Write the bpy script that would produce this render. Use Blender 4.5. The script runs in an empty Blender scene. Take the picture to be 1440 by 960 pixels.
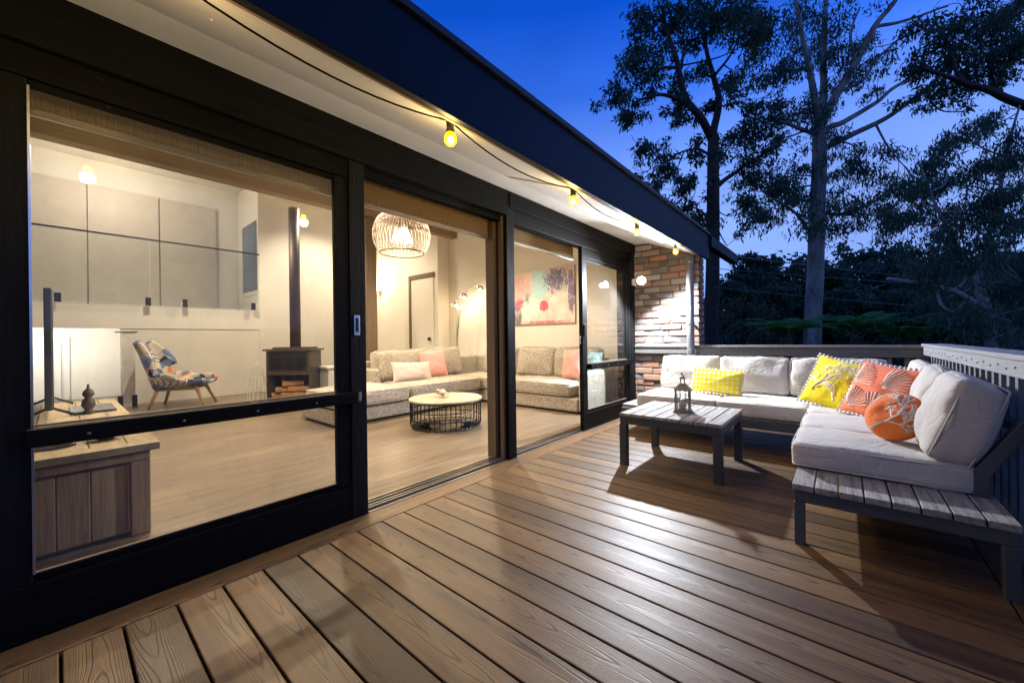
import bpy, bmesh, math, random
import numpy as np
from mathutils import Vector, Matrix, noise as mnoise
R = math.radians
PI = math.pi
random.seed(7)
rng = np.random.default_rng(11)
sc = bpy.context.scene
COL = sc.collection

# ------------------------------------------------------------------ materials
class NT:
    def __init__(self, name):
        self.m = bpy.data.materials.new(name); self.m.use_nodes = True
        self.t = self.m.node_tree; self.t.nodes.clear()
        self.out = self.t.nodes.new('ShaderNodeOutputMaterial')
    def n(self, typ, **kw):
        nd = self.t.nodes.new('ShaderNode' + typ)
        for k, v in kw.items():
            if k.startswith('i_'):
                key = k[2:]
                key = int(key) if key.isdigit() else key.replace('_', ' ')
                nd.inputs[key].default_value = v
            else:
                setattr(nd, k, v)
        return nd
    def l(self, a, b): self.t.links.new(a, b)
    def math(self, op, a, b=None, clamp=False):
        nd = self.n('Math', operation=op, use_clamp=clamp)
        for i, v in enumerate((a, b)):
            if v is None: continue
            if isinstance(v, (int, float)): nd.inputs[i].default_value = v
            else: self.l(v, nd.inputs[i])
        return nd.outputs[0]
    def coords(self, scale=(1, 1, 1), rot=(0, 0, 0)):
        tc = self.n('TexCoord'); mp = self.n('Mapping')
        mp.inputs['Scale'].default_value = scale; mp.inputs['Rotation'].default_value = rot
        self.l(tc.outputs['Object'], mp.inputs['Vector'])
        return mp.outputs['Vector']
    def noise(self, vec, scale=5, detail=3, rough=.55, dist=0):
        nd = self.n('TexNoise'); self.l(vec, nd.inputs['Vector'])
        nd.inputs['Scale'].default_value = scale; nd.inputs['Detail'].default_value = detail
        nd.inputs['Roughness'].default_value = rough; nd.inputs['Distortion'].default_value = dist
        return nd.outputs['Fac']
    def ramp(self, fac, stops, interp='LINEAR'):
        nd = self.n('ValToRGB'); r = nd.color_ramp; r.interpolation = interp
        while len(r.elements) < len(stops): r.elements.new(.5)
        for e, (p, c) in zip(r.elements, stops):
            e.position = p; e.color = (*c, 1) if len(c) == 3 else c
        self.l(fac, nd.inputs['Fac']); return nd.outputs['Color']
    def mix(self, fac, a, b, blend='MIX'):
        nd = self.n('Mix', data_type='RGBA', blend_type=blend)
        for i, v in ((0, fac), (6, a), (7, b)):
            if isinstance(v, (int, float)): nd.inputs[i].default_value = v
            elif isinstance(v, tuple): nd.inputs[i].default_value = (*v, 1)
            else: self.l(v, nd.inputs[i])
        return nd.outputs[2]
    def bump(self, h, strength=.3, dist=.002):
        nd = self.n('Bump'); nd.inputs['Strength'].default_value = strength
        nd.inputs['Distance'].default_value = dist; self.l(h, nd.inputs['Height'])
        return nd.outputs['Normal']
    def bsdf(self, color, rough=.5, metal=0., spec=.5, normal=None, sheen=0., trans=0.):
        b = self.n('BsdfPrincipled')
        for k, v in (('Base Color', color), ('Roughness', rough), ('Metallic', metal), ('Specular IOR Level', spec)):
            if isinstance(v, (int, float)): b.inputs[k].default_value = v
            elif isinstance(v, tuple): b.inputs[k].default_value = (*v, 1)
            else: self.l(v, b.inputs[k])
        if normal is not None: self.l(normal, b.inputs['Normal'])
        if sheen: b.inputs['Sheen Weight'].default_value = sheen
        self.l(b.outputs[0], self.out.inputs['Surface'])
        return b

def simple(name, color, rough=.5, metal=0., spec=.5, var=.12, vscale=6., bump=0., bscale=60., stretch=(1, 1, 1)):
    t = NT(name); v = t.coords(stretch)
    n1 = t.noise(v, vscale, 4)
    lo = tuple(c * (1 - var * 2) for c in color); hi = tuple(min(1, c * (1 + var)) for c in color)
    c = t.ramp(n1, [(.25, lo), (.75, hi)])
    nr = t.bump(t.noise(v, bscale, 3), bump, .003) if bump else None
    t.bsdf(c, rough, metal, spec, nr)
    return t.m

def emit(name, color, strength):
    t = NT(name); e = t.n('Emission'); e.inputs[0].default_value = (*color, 1); e.inputs[1].default_value = strength
    t.l(e.outputs[0], t.out.inputs['Surface']); return t.m

def glass_mat(name, tint=(.97, .98, .97), dirt=0.0):
    t = NT(name)
    tr = t.n('BsdfTransparent'); tr.inputs[0].default_value = (*tint, 1)
    gl = t.n('BsdfGlossy'); gl.inputs['Roughness'].default_value = .01
    fr = t.n('Fresnel'); fr.inputs[0].default_value = 1.5
    ge = t.n('NewGeometry')
    f = t.math('MULTIPLY', fr.outputs[0], t.math('SUBTRACT', 1.0, ge.outputs['Backfacing']))
    mx = t.n('MixShader'); t.l(f, mx.inputs[0]); t.l(tr.outputs[0], mx.inputs[1]); t.l(gl.outputs[0], mx.inputs[2])
    o = mx.outputs[0]
    if dirt:
        df = t.n('BsdfDiffuse'); df.inputs[0].default_value = (.45, .42, .38, 1)
        m2 = t.n('MixShader'); t.l(t.math('MULTIPLY', t.ramp(t.noise(t.coords((1, 1, .4)), 4, 5, .7, .5), [(.3, (.4, .4, .4)), (.75, (1.9, 1.9, 1.9))]), dirt), m2.inputs[0])
        t.l(o, m2.inputs[1]); t.l(df.outputs[0], m2.inputs[2]); o = m2.outputs[0]
    t.l(o, t.out.inputs['Surface']); return t.m

def deck_mat(name, along='y'):
    """composite decking: board width .145, embossed cathedral grain"""
    t = NT(name); tc = t.n('TexCoord'); sp = t.n('SeparateXYZ'); t.l(tc.outputs['Object'], sp.inputs[0])
    X, Y = (sp.outputs[0], sp.outputs[1]) if along == 'y' else (sp.outputs[1], sp.outputs[0])
    idn = t.math('FLOOR', t.math('DIVIDE', X, .145))
    wn = t.n('TexWhiteNoise', noise_dimensions='1D'); t.l(idn, wn.inputs['W'])
    wn2 = t.n('TexWhiteNoise', noise_dimensions='1D'); t.l(t.math('ADD', idn, 31.7), wn2.inputs['W'])
    cx = t.n('CombineXYZ')
    t.l(t.math('MULTIPLY', X, 5.0), cx.inputs[0]); t.l(t.math('MULTIPLY', Y, 1.6), cx.inputs[1])
    t.l(t.math('MULTIPLY', idn, 3.71), cx.inputs[2])
    base = t.noise(cx.outputs[0], 1.0, 3, .5)
    xl = t.math('SUBTRACT', t.math('FRACT', t.math('DIVIDE', X, .145)), t.math('ADD', .22, t.math('MULTIPLY', wn.outputs['Value'], .56)))
    wob = t.n('CombineXYZ'); t.l(t.math('MULTIPLY', Y, 1.1), wob.inputs[0]); t.l(t.math('MULTIPLY', idn, 7.3), wob.inputs[1])
    xl = t.math('ADD', xl, t.math('MULTIPLY', t.math('SUBTRACT', t.noise(wob.outputs[0], 1.0, 2), .5), .40))
    sgn = t.math('SUBTRACT', t.math('MULTIPLY', t.math('GREATER_THAN', wn2.outputs['Value'], .5), 2.), 1.)
    val = t.math('ADD', t.math('MULTIPLY', t.math('MULTIPLY', xl, xl), 40.), t.math('ADD', t.math('MULTIPLY', t.math('MULTIPLY', Y, sgn), 5.2), t.math('MULTIPLY', base, 4.2)))
    rings = t.math('FRACT', val)
    tri = t.math('ABSOLUTE', t.math('SUBTRACT', rings, .5))
    line = t.ramp(tri, [(.0, (0, 0, 0)), (.07, (.25, .25, .25)), (.17, (1, 1, 1))])
    c2 = t.n('CombineXYZ')
    t.l(t.math('MULTIPLY', X, 150.0), c2.inputs[0]); t.l(t.math('MULTIPLY', Y, 1.3), c2.inputs[1]); t.l(t.math('MULTIPLY', idn, 5.3), c2.inputs[2])
    streak = t.noise(c2.outputs[0], 1.0, 4, .6)
    c3 = t.n('CombineXYZ')
    t.l(t.math('MULTIPLY', X, 11.0), c3.inputs[0]); t.l(t.math('MULTIPLY', Y, .55), c3.inputs[1]); t.l(t.math('MULTIPLY', idn, 9.1), c3.inputs[2])
    broad = t.noise(c3.outputs[0], 1.0, 3, .6)
    col = t.ramp(broad, [(.28, (.075, .038, .015)), (.43, (.180, .094, .033)), (.57, (.260, .140, .050)), (.74, (.110, .062, .028))])
    col = t.mix(t.math('MULTIPLY', t.math('SUBTRACT', 1, streak), .9), col, (.050, .030, .016))
    hs = t.n('HueSaturation'); t.l(col, hs.inputs['Color'])
    t.l(t.math('ADD', t.math('MULTIPLY', wn.outputs['Value'], .75), .60), hs.inputs['Value'])
    col = t.mix(t.math('MULTIPLY', t.math('SUBTRACT', 1, line), .85), hs.outputs[0], (.035, .026, .02))
    fine = t.noise(t.coords((1, 1, 1)), 420, 2)
    h = t.math('ADD', t.math('MULTIPLY', line, 1.0), t.math('ADD', t.math('MULTIPLY', streak, .7), t.math('MULTIPLY', fine, .5)))
    rg = t.math('ADD', .34, t.math('MULTIPLY', streak, .20))
    t.bsdf(col, rg, 0, .42, t.bump(h, .30, .0018)); return t.m

def wood_mat(name, c_dark, c_light, axis='x', scale=1., rough=.6, bump=.35, chips=0.):
    t = NT(name); s = {'x': (1.1, 16, 16), 'y': (16, 1.1, 16), 'z': (16, 16, 1.1)}[axis]
    v = t.coords(tuple(q * scale for q in s))
    a = t.noise(v, 1, 4, .6, .4); b = t.noise(t.coords(tuple(q * scale * 5 for q in s)), 1, 4, .65)
    f = t.math('ADD', t.math('MULTIPLY', a, .6), t.math('MULTIPLY', b, .4))
    c = t.ramp(f, [(.30, c_dark), (.68, c_light)])
    if chips: c = t.mix(t.ramp(t.noise(t.coords((6, 16, 16)), 3, 5, .75), [(.70, (0, 0, 0)), (.73, (chips, chips, chips))]), c, (.30, .29, .27))
    t.bsdf(c, rough, 0, .4 if c_light[0] > .03 else .09, t.bump(b, bump, .004)); return t.m

def weave_mat(name, ca, cb, scale=300, rough=.9, bump=.25, mott=.5, stain=None):
    t = NT(name); v = t.coords()
    a = t.noise(t.coords((1, 1, .25)), scale, 2); b = t.noise(t.coords((.25, .25, 1)), scale, 2)
    f = t.math('ADD', t.math('MULTIPLY', a, .5), t.math('MULTIPLY', b, .5))
    big = t.noise(v, 3.0, 4)
    f2 = t.math('ADD', t.math('MULTIPLY', f, 1 - mott), t.math('MULTIPLY', big, mott))
    c = t.ramp(f2, [(.36, ca), (.62, cb)])
    wr = t.noise(v, 9, 3)
    h = t.math('ADD', t.math('MULTIPLY', f, .25), t.math('MULTIPLY', wr, 2.2))
    cr = t.noise(t.coords((1, 1, 1)), 4.2, 2, .5, 1.6); cr = t.math('ABSOLUTE', t.math('SUBTRACT', cr, .5)); cr = t.math('MINIMUM', t.math('MULTIPLY', cr, 14.), 1.)
    h = t.math('ADD', h, t.math('MULTIPLY', cr, .8))
    t.bsdf(c, rough, 0, .25, t.bump(h, bump, .006), sheen=.15); return t.m

def leaf_mat(name, c, c2):
    t = NT(name); v = t.coords(); n1 = t.noise(v, 1.3, 3)
    col = t.ramp(n1, [(.3, c), (.7, c2)])
    d = t.n('BsdfPrincipled'); t.l(col, d.inputs['Base Color']); d.inputs['Roughness'].default_value = .45
    tr = t.n('BsdfTranslucent'); t.l(col, tr.inputs[0])
    mx = t.n('MixShader'); mx.inputs[0].default_value = .4
    t.l(d.outputs[0], mx.inputs[1]); t.l(tr.outputs[0], mx.inputs[2]); t.l(mx.outputs[0], t.out.inputs['Surface']); return t.m

def attr_mat(name, rough=.85, bump=.6):
    t = NT(name); a = t.n('Attribute', attribute_name='tone'); v = t.coords()
    n1 = t.noise(v, 22, 5, .65); n2 = t.noise(v, 90, 3)
    c = t.mix(t.math('MULTIPLY', n1, .55), a.outputs['Color'], (.20, .17, .15), 'MIX')
    spots = t.ramp(t.noise(v, 14, 4, .7, .6), [(.60, (0, 0, 0)), (.70, (1, 1, 1))])
    c = t.mix(t.math('MULTIPLY', spots, .35), c, (.46, .42, .38))
    t.bsdf(c, rough, 0, .25, t.bump(t.math('ADD', n1, t.math('MULTIPLY', n2, .4)), bump, .008)); return t.m

M = {}
M['deck'] = deck_mat('composite decking', 'y')
M['deck_border'] = deck_mat('composite border board', 'x')
M['void'] = simple('dark subframe', (.012, .011, .01), .9)
M['black_timber'] = wood_mat('black stained timber', (.0016, .0016, .0016), (.0065, .0062, .006), 'x', 1.2, .55, .5, .6)
M['black_timber_z'] = wood_mat('black stained timber upright', (.0025, .0025, .0025), (.014, .014, .0145), 'z', 1.2, .6, .8)
M['rough_beam'] = wood_mat('rough sawn dark beam', (.0022, .0021, .002), (.0105, .0102, .010), 'x', 1.6, .8, .9)
M['soffit'] = simple('painted soffit', (.68, .65, .60), .7, var=.09, vscale=1.6, bump=.15, bscale=40)
M['fascia'] = simple('charcoal fascia', (.006, .009, .018), .5, 0, .2, var=.15, vscale=2)
M['roof'] = simple('dark roof sheet', (.03, .03, .035), .5)
M['brick'] = attr_mat('clinker brick')
M['mortar'] = simple('raked mortar', (.10, .085, .075), .95, bump=.5, bscale=90)
M['pipe'] = simple('painted steel pipe', (.16, .165, .18), .35, .3)
M['grey_metal'] = simple('grey powder coat', (.075, .083, .095), .42, .2, var=.06, bump=.05, bscale=400)
M['dark_grey_metal'] = simple('charcoal powder coat', (.055, .06, .07), .45, .2, var=.06)
M['rail'] = wood_mat('grey painted rail', (.22, .222, .23), (.35, .352, .36), 'x', 1.2, .45, .25)  # right railing, lighter than the back one: flood light put into the colour
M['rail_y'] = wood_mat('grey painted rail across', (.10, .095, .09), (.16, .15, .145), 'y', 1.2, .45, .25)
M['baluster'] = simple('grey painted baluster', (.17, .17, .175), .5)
M['baluster_lit'] = simple('baluster in flood lit tone', (.20, .20, .20), .5)  # lit copy of the baluster grey, flood light painted into its tone
M['bolt'] = simple('galvanised bolt', (.55, .55, .56), .3, .9)
M['slat'] = wood_mat('weathered grey slat', (.085, .075, .062), (.46, .44, .41), 'x', 2.6, .8, .8)
M['upholstery'] = weave_mat('oatmeal outdoor canvas', (.45, .42, .385), (.57, .535, .50), 420, .9, .42, .5)
M['tweed'] = weave_mat('oatmeal tweed', (.20, .165, .125), (.56, .49, .40), 120, .95, .3, .12)
M['glass'] = glass_mat('window glass', dirt=.012)
M['screen_glass'] = glass_mat('fly screened glass', (.93, .925, .91), .045)
M['clear'] = glass_mat('clear glass', (.95, .97, .96))
M['plaster'] = simple('cream plaster wall', (.74, .69, .60), .75, var=.03, vscale=2)
M['white_wall'] = simple('white plaster wall', (.74, .72, .68), .7, var=.03, vscale=2)
M['cupboard'] = simple('taupe cupboard door', (.56, .52, .47), .5, var=.03)
M['brown_beam'] = wood_mat('brown stained beam', (.15, .095, .052), (.27, .18, .105), 'x', 1.2, .55, .3)
M['brown_post'] = wood_mat('brown stained post', (.09, .06, .035), (.17, .115, .07), 'z', 1.2, .55, .3)
M['chrome'] = simple('brushed chrome', (.72, .72, .73), .2, 1.)
M['white_paint'] = simple('white satin paint', (.74, .74, .73), .4, var=.02)
M['black_metal'] = simple('black satin metal', (.014, .013, .013), .4, .3)
M['iron'] = simple('cast iron', (.115, .09, .068), .5, .4, bump=.3, bscale=60)
M['marble'] = simple('pale oak top', (.48, .38, .26), .3, var=.08, vscale=4)
M['track'] = simple('anodised track', (.30, .27, .23), .35, .7)
M['bulb'] = emit('yellow bulb glow', (1., .60, .006), 5.)
def bulb_mat():
    t = NT('yellow bulb glass'); e = t.n('Emission'); e.inputs[0].default_value = (1, .58, .004, 1); e.inputs[1].default_value = 1.6
    tr = t.n('BsdfTransparent'); tr.inputs[0].default_value = (1, .85, .25, 1); lw = t.n('LayerWeight'); lw.inputs[0].default_value = .35
    mx = t.n('MixShader'); t.l(t.math('ADD', t.math('MULTIPLY', lw.outputs['Facing'], .5), .25), mx.inputs[0]); t.l(tr.outputs[0], mx.inputs[1]); t.l(e.outputs[0], mx.inputs[2])
    t.l(mx.outputs[0], t.out.inputs['Surface']); return t.m
M['bulb_glass'] = bulb_mat(); M['bulb_core'] = emit('bulb filament glow', (1., .74, .22), 26.)
M['bulb_warm'] = emit('warm bulb glow', (1., .80, .52), 8.)
M['bulb_dim'] = emit('soft bulb glow', (1., .80, .52), 3.)
M['flood'] = emit('white lamp glow', (.90, .94, 1.), 70.)
M['lamp_cool'] = emit('far lamp glow', (.9, .95, 1.), 30.)
M['socket'] = simple('black rubber', (.02, .022, .02), .6)
def floor_mat():
    t = NT('interior plank floor'); tc = t.n('TexCoord'); sp = t.n('SeparateXYZ'); t.l(tc.outputs['Object'], sp.inputs[0])
    X, Y = sp.outputs[0], sp.outputs[1]
    row = t.math('FLOOR', t.math('DIVIDE', Y, .2))
    wn0 = t.n('TexWhiteNoise', noise_dimensions='1D'); t.l(row, wn0.inputs['W'])
    xx = t.math('ADD', t.math('DIVIDE', X, 1.2), wn0.outputs['Value'])
    colm = t.math('FLOOR', xx)
    cb = t.n('CombineXYZ'); t.l(row, cb.inputs[0]); t.l(colm, cb.inputs[1])
    wn = t.n('TexWhiteNoise', noise_dimensions='2D'); t.l(cb.outputs[0], wn.inputs['Vector'])
    a = t.noise(t.coords((1.3, 34, 1)), 1, 4, .6, .3); b = t.noise(t.coords((5, 120, 1)), 1, 3)
    f = t.math('ADD', t.math('MULTIPLY', a, .65), t.math('MULTIPLY', b, .35))
    c = t.ramp(f, [(.3, (.078, .054, .035)), (.7, (.29, .215, .145))])
    hs = t.n('HueSaturation'); t.l(c, hs.inputs['Color']); t.l(t.math('ADD', .86, t.math('MULTIPLY', wn.outputs['Value'], .25)), hs.inputs['Value'])
    fy = t.math('FRACT', t.math('DIVIDE', Y, .2)); fx = t.math('FRACT', xx)
    g = t.math('MAXIMUM', t.math('LESS_THAN', fy, .012), t.math('LESS_THAN', fx, .003))
    c = t.mix(g, hs.outputs[0], (.10, .075, .055))
    t.bsdf(c, .38, 0, .4, t.bump(f, .12, .002)); return t.m
M['floor'] = floor_mat()
def blind_mat():
    t = NT('brown mesh blind'); v = t.coords((60, 60, 2)); n1 = t.noise(v, 3, 3)
    c = t.ramp(n1, [(.3, (.26, .19, .12)), (.7, (.44, .34, .23))])
    d = t.n('BsdfDiffuse'); t.l(c, d.inputs[0]); tr = t.n('BsdfTranslucent'); t.l(c, tr.inputs[0])
    mx = t.n('MixShader'); mx.inputs[0].default_value = .55; t.l(d.outputs[0], mx.inputs[1]); t.l(tr.outputs[0], mx.inputs[2])
    t.l(mx.outputs[0], t.out.inputs['Surface']); return t.m
M['blind'] = blind_mat()
def cabinet_mat(name, ca, cb, axis):
    return wood_mat(name, ca, cb, axis, .9, .7, .6)
M['rustic_top'] = cabinet_mat('rustic pale timber', (.26, .19, .11), (.50, .40, .26), 'y')
M['rustic_body'] = cabinet_mat('rustic brown timber', (.20, .125, .07), (.42, .30, .185), 'z')
M['honey_wood'] = wood_mat('honey timber', (.38, .20, .08), (.55, .32, .14), 'z', 1, .45, .1)
M['firewood'] = wood_mat('split firewood', (.35, .16, .06), (.62, .36, .17), 'x', 2, .8, .6)
def patch_mat():
    t = NT('patchwork fabric'); v = t.coords((1, 1, 1))
    vo = t.n('TexVoronoi', feature='F1'); t.l(v, vo.inputs['Vector']); vo.inputs['Scale'].default_value = 8.5
    sp = t.n('SeparateColor'); t.l(vo.outputs['Color'], sp.inputs[0])
    c = t.ramp(sp.outputs[0], [(0, (.10, .13, .24)), (.14, (.55, .50, .44)), (.28, (.70, .20, .06)), (.40, (.28, .27, .26)), (.52, (.14, .22, .45)), (.64, (.60, .52, .42)), (.76, (.02, .02, .025)), (.88, (.34, .32, .20))], 'CONSTANT')
    ch = t.n('TexChecker'); t.l(v, ch.inputs['Vector']); ch.inputs['Scale'].default_value = 60
    ch.inputs['Color1'].default_value = (.8, .78, .74, 1); ch.inputs['Color2'].default_value = (.05, .05, .05, 1)
    c = t.mix(t.math('GREATER_THAN', sp.outputs[1], .84), c, ch.outputs['Color'])
    t.bsdf(c, .9, 0, .2, t.bump(t.noise(v, 200, 2), .2, .002)); return t.m
M['patch'] = patch_mat()
def art_mat():
    t = NT('abstract painted canvas'); tc = t.n('TexCoord'); sp = t.n('SeparateXYZ'); t.l(tc.outputs['Object'], sp.inputs[0])
    U = t.math('DIVIDE', t.math('SUBTRACT', .62, sp.outputs[1]), 1.24); Wv = t.math('DIVIDE', t.math('SUBTRACT', sp.outputs[2], 0.), .9)
    v = t.coords((1, 1, 1)); n1 = t.noise(v, 3.2, 6, .72, 1.0); n2 = t.noise(t.coords((1, 1.6, 1)), 15, 8, .85, 1.2); n3 = t.noise(t.coords((1, 1.4, .5)), 34, 6, .75, 1.0); n4 = t.noise(t.coords((1, 1.3, .6)), 11, 8, .85, 1.0)
    def blob(u0, w0, ru, rw, nz, k, th, soft=.06):
        a = t.math('DIVIDE', t.math('SUBTRACT', U, u0), ru); b = t.math('DIVIDE', t.math('SUBTRACT', Wv, w0), rw)
        d = t.math('SUBTRACT', 1., t.math('ADD', t.math('MULTIPLY', a, a), t.math('MULTIPLY', b, b)))
        f = t.math('ADD', t.math('MAXIMUM', d, -.6), t.math('MULTIPLY', t.math('SUBTRACT', nz, .5), k))
        return t.ramp(f, [(max(0, th - soft), (0, 0, 0)), (min(1, th + soft), (1, 1, 1))])
    c = t.ramp(n1, [(.30, (.62, .36, .33)), (.42, (.74, .53, .46)), (.55, (.78, .64, .56)), (.7, (.74, .70, .62))])
    c = t.mix(blob(.12, .65, .30, .45, n2, 2.6, .55), c, (.70, .40, .38))
    c = t.mix(blob(.45, .72, .20, .42, n4, 2.2, .45), c, (.40, .58, .58))
    c = t.mix(blob(.72, .78, .30, .36, n3, 3.4, .62, .04), c, (.14, .14, .22))
    c = t.mix(blob(.95, .55, .07, .55, n2, 2.4, .5), c, (.22, .17, .27))
    c = t.mix(blob(.06, .15, .10, .34, n2, 2.0, .4), c, (.20, .17, .20))
    c = t.mix(blob(.52, .32, .09, .12, n2, 1.6, .35), c, (.68, .10, .18))
    c = t.mix(blob(.10, .40, .12, .12, n3, 2.6, .55), c, (.66, .10, .20))
    c = t.mix(blob(.30, .30, .24, .30, n4, 3.0, .72), c, (.80, .75, .66))
    c = t.mix(blob(.25, .48, .05, .14, n3, 2.2, .5), c, (.20, .26, .30))
    c = t.mix(blob(.5, .02, .6, .05, n3, 3.0, .7), c, (.70, .16, .20))
    ln_ = t.noise(t.coords((1, 9, 1.6), (R(28), 0, 0)), 5, 4, .6, .8)
    c = t.mix(t.ramp(ln_, [(.66, (0, 0, 0)), (.69, (.6, .6, .6))]), c, (.30, .34, .36))
    c = t.mix(t.ramp(t.noise(v, 3.4, 9, .9, 1.4), [(.52, (0, 0, 0)), (.62, (.75, .75, .75))]), c, (.80, .72, .64))
    t.bsdf(c, .6, 0, .3, t.bump(n2, .3, .003)); return t.m
M['art'] = art_mat()
M['pink'] = weave_mat('pink cotton', (.66, .30, .26), (.76, .40, .35), 200, .9, .2, .5)
M['blush'] = weave_mat('blush linen', (.52, .42, .38), (.68, .57, .52), 160, .9, .2, .3)
M['teal'] = weave_mat('teal print', (.10, .22, .25), (.42, .52, .52), 30, .9, .2, .1)
M['yellow'] = weave_mat('yellow cotton', (.78, .60, .008), (.86, .70, .012), 300, .85, .25, .5)
M['coral'] = weave_mat('coral cotton', (.74, .15, .065), (.82, .21, .10), 300, .85, .25, .5)
M['orange'] = weave_mat('orange cotton', (.78, .15, .022), (.86, .22, .04), 300, .85, .3, .5)
M['cream_thread'] = simple('cream embroidery', (.80, .76, .66), .9, var=.08, vscale=40)
M['pom'] = simple('white pompom', (.78, .74, .72), .95, bump=.8, bscale=500)
def lattice_mat():
    t = NT('yellow lattice print'); tc = t.n('TexCoord'); sp = t.n('SeparateXYZ'); t.l(tc.outputs['Object'], sp.inputs[0])
    a = t.math('SINE', t.math('MULTIPLY', t.math('ADD', sp.outputs[1], sp.outputs[2]), 75.)); b = t.math('SINE', t.math('MULTIPLY', t.math('SUBTRACT', sp.outputs[1], sp.outputs[2]), 75.))
    f = t.math('MULTIPLY', a, b)
    c = t.ramp(f, [(.30, (.80, .66, .02)), (.42, (.76, .68, .46))])
    t.bsdf(c, .9, 0, .2, t.bump(t.noise(t.coords(), 12, 3), .3, .006)); return t.m
M['lattice'] = lattice_mat()
M['lantern'] = wood_mat('weathered lantern metal', (.16, .125, .10), (.34, .28, .23), 'z', 2, .6, .4)
M['candle'] = simple('candle wax', (.75, .70, .60), .5)
M['ground'] = simple('leaf litter ground', (.035, .030, .018), .95, var=.4, vscale=1.5, bump=.6, bscale=5)
M['leaf_a'] = leaf_mat('gum leaf dark', (.055, .105, .058), (.095, .15, .08))
M['leaf_b'] = leaf_mat('gum leaf green', (.06, .125, .075), (.10, .18, .105))
M['leaf_c'] = leaf_mat('bush leaf', (.05, .12, .068), (.09, .18, .10))
M['leaf_fern'] = leaf_mat('fern frond', (.10, .32, .06), (.16, .42, .10))
M['leaf_dry'] = leaf_mat('dry leaf', (.10, .085, .03), (.16, .12, .05))
M['bark_dark'] = wood_mat('dark gum bark', (.045, .030, .024), (.10, .07, .055), 'z', .25, .85, .8)
def gum_bark():
    t = NT('pale gum bark'); a = t.noise(t.coords((1, 1, .35)), 2.6, 5, .65, .6); b = t.noise(t.coords((1, 1, .15)), 9, 4)
    c = t.ramp(a, [(.32, (.15, .105, .085)), (.45, (.30, .26, .23)), (.62, (.44, .40, .36))])
    c = t.mix(t.ramp(b, [(.30, (1, 1, 1)), (.40, (0, 0, 0))]), c, (.10, .075, .06))
    t.bsdf(c, .8, 0, .3, t.bump(b, .4, .02)); return t.m
M['bark_pale'] = gum_bark()
M['wire'] = simple('overhead cable', (.20, .19, .18), .6)
M['magazine'] = simple('magazine paper', (.30, .27, .22), .5, var=.4, vscale=30)
M['shell'] = simple('shell', (.62, .44, .34), .5, var=.3, vscale=20)
M['screen_black'] = simple('black glass', (.008, .008, .009), .12)
M['dark_bronze'] = simple('dark bronze', (.10, .075, .05), .45, .5)

# ------------------------------------------------------------------ mesh builder
def org(p):
    v = Vector((0, 0, 0))
    while p is not None: v += p.location; p = p.parent
    return v

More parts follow.
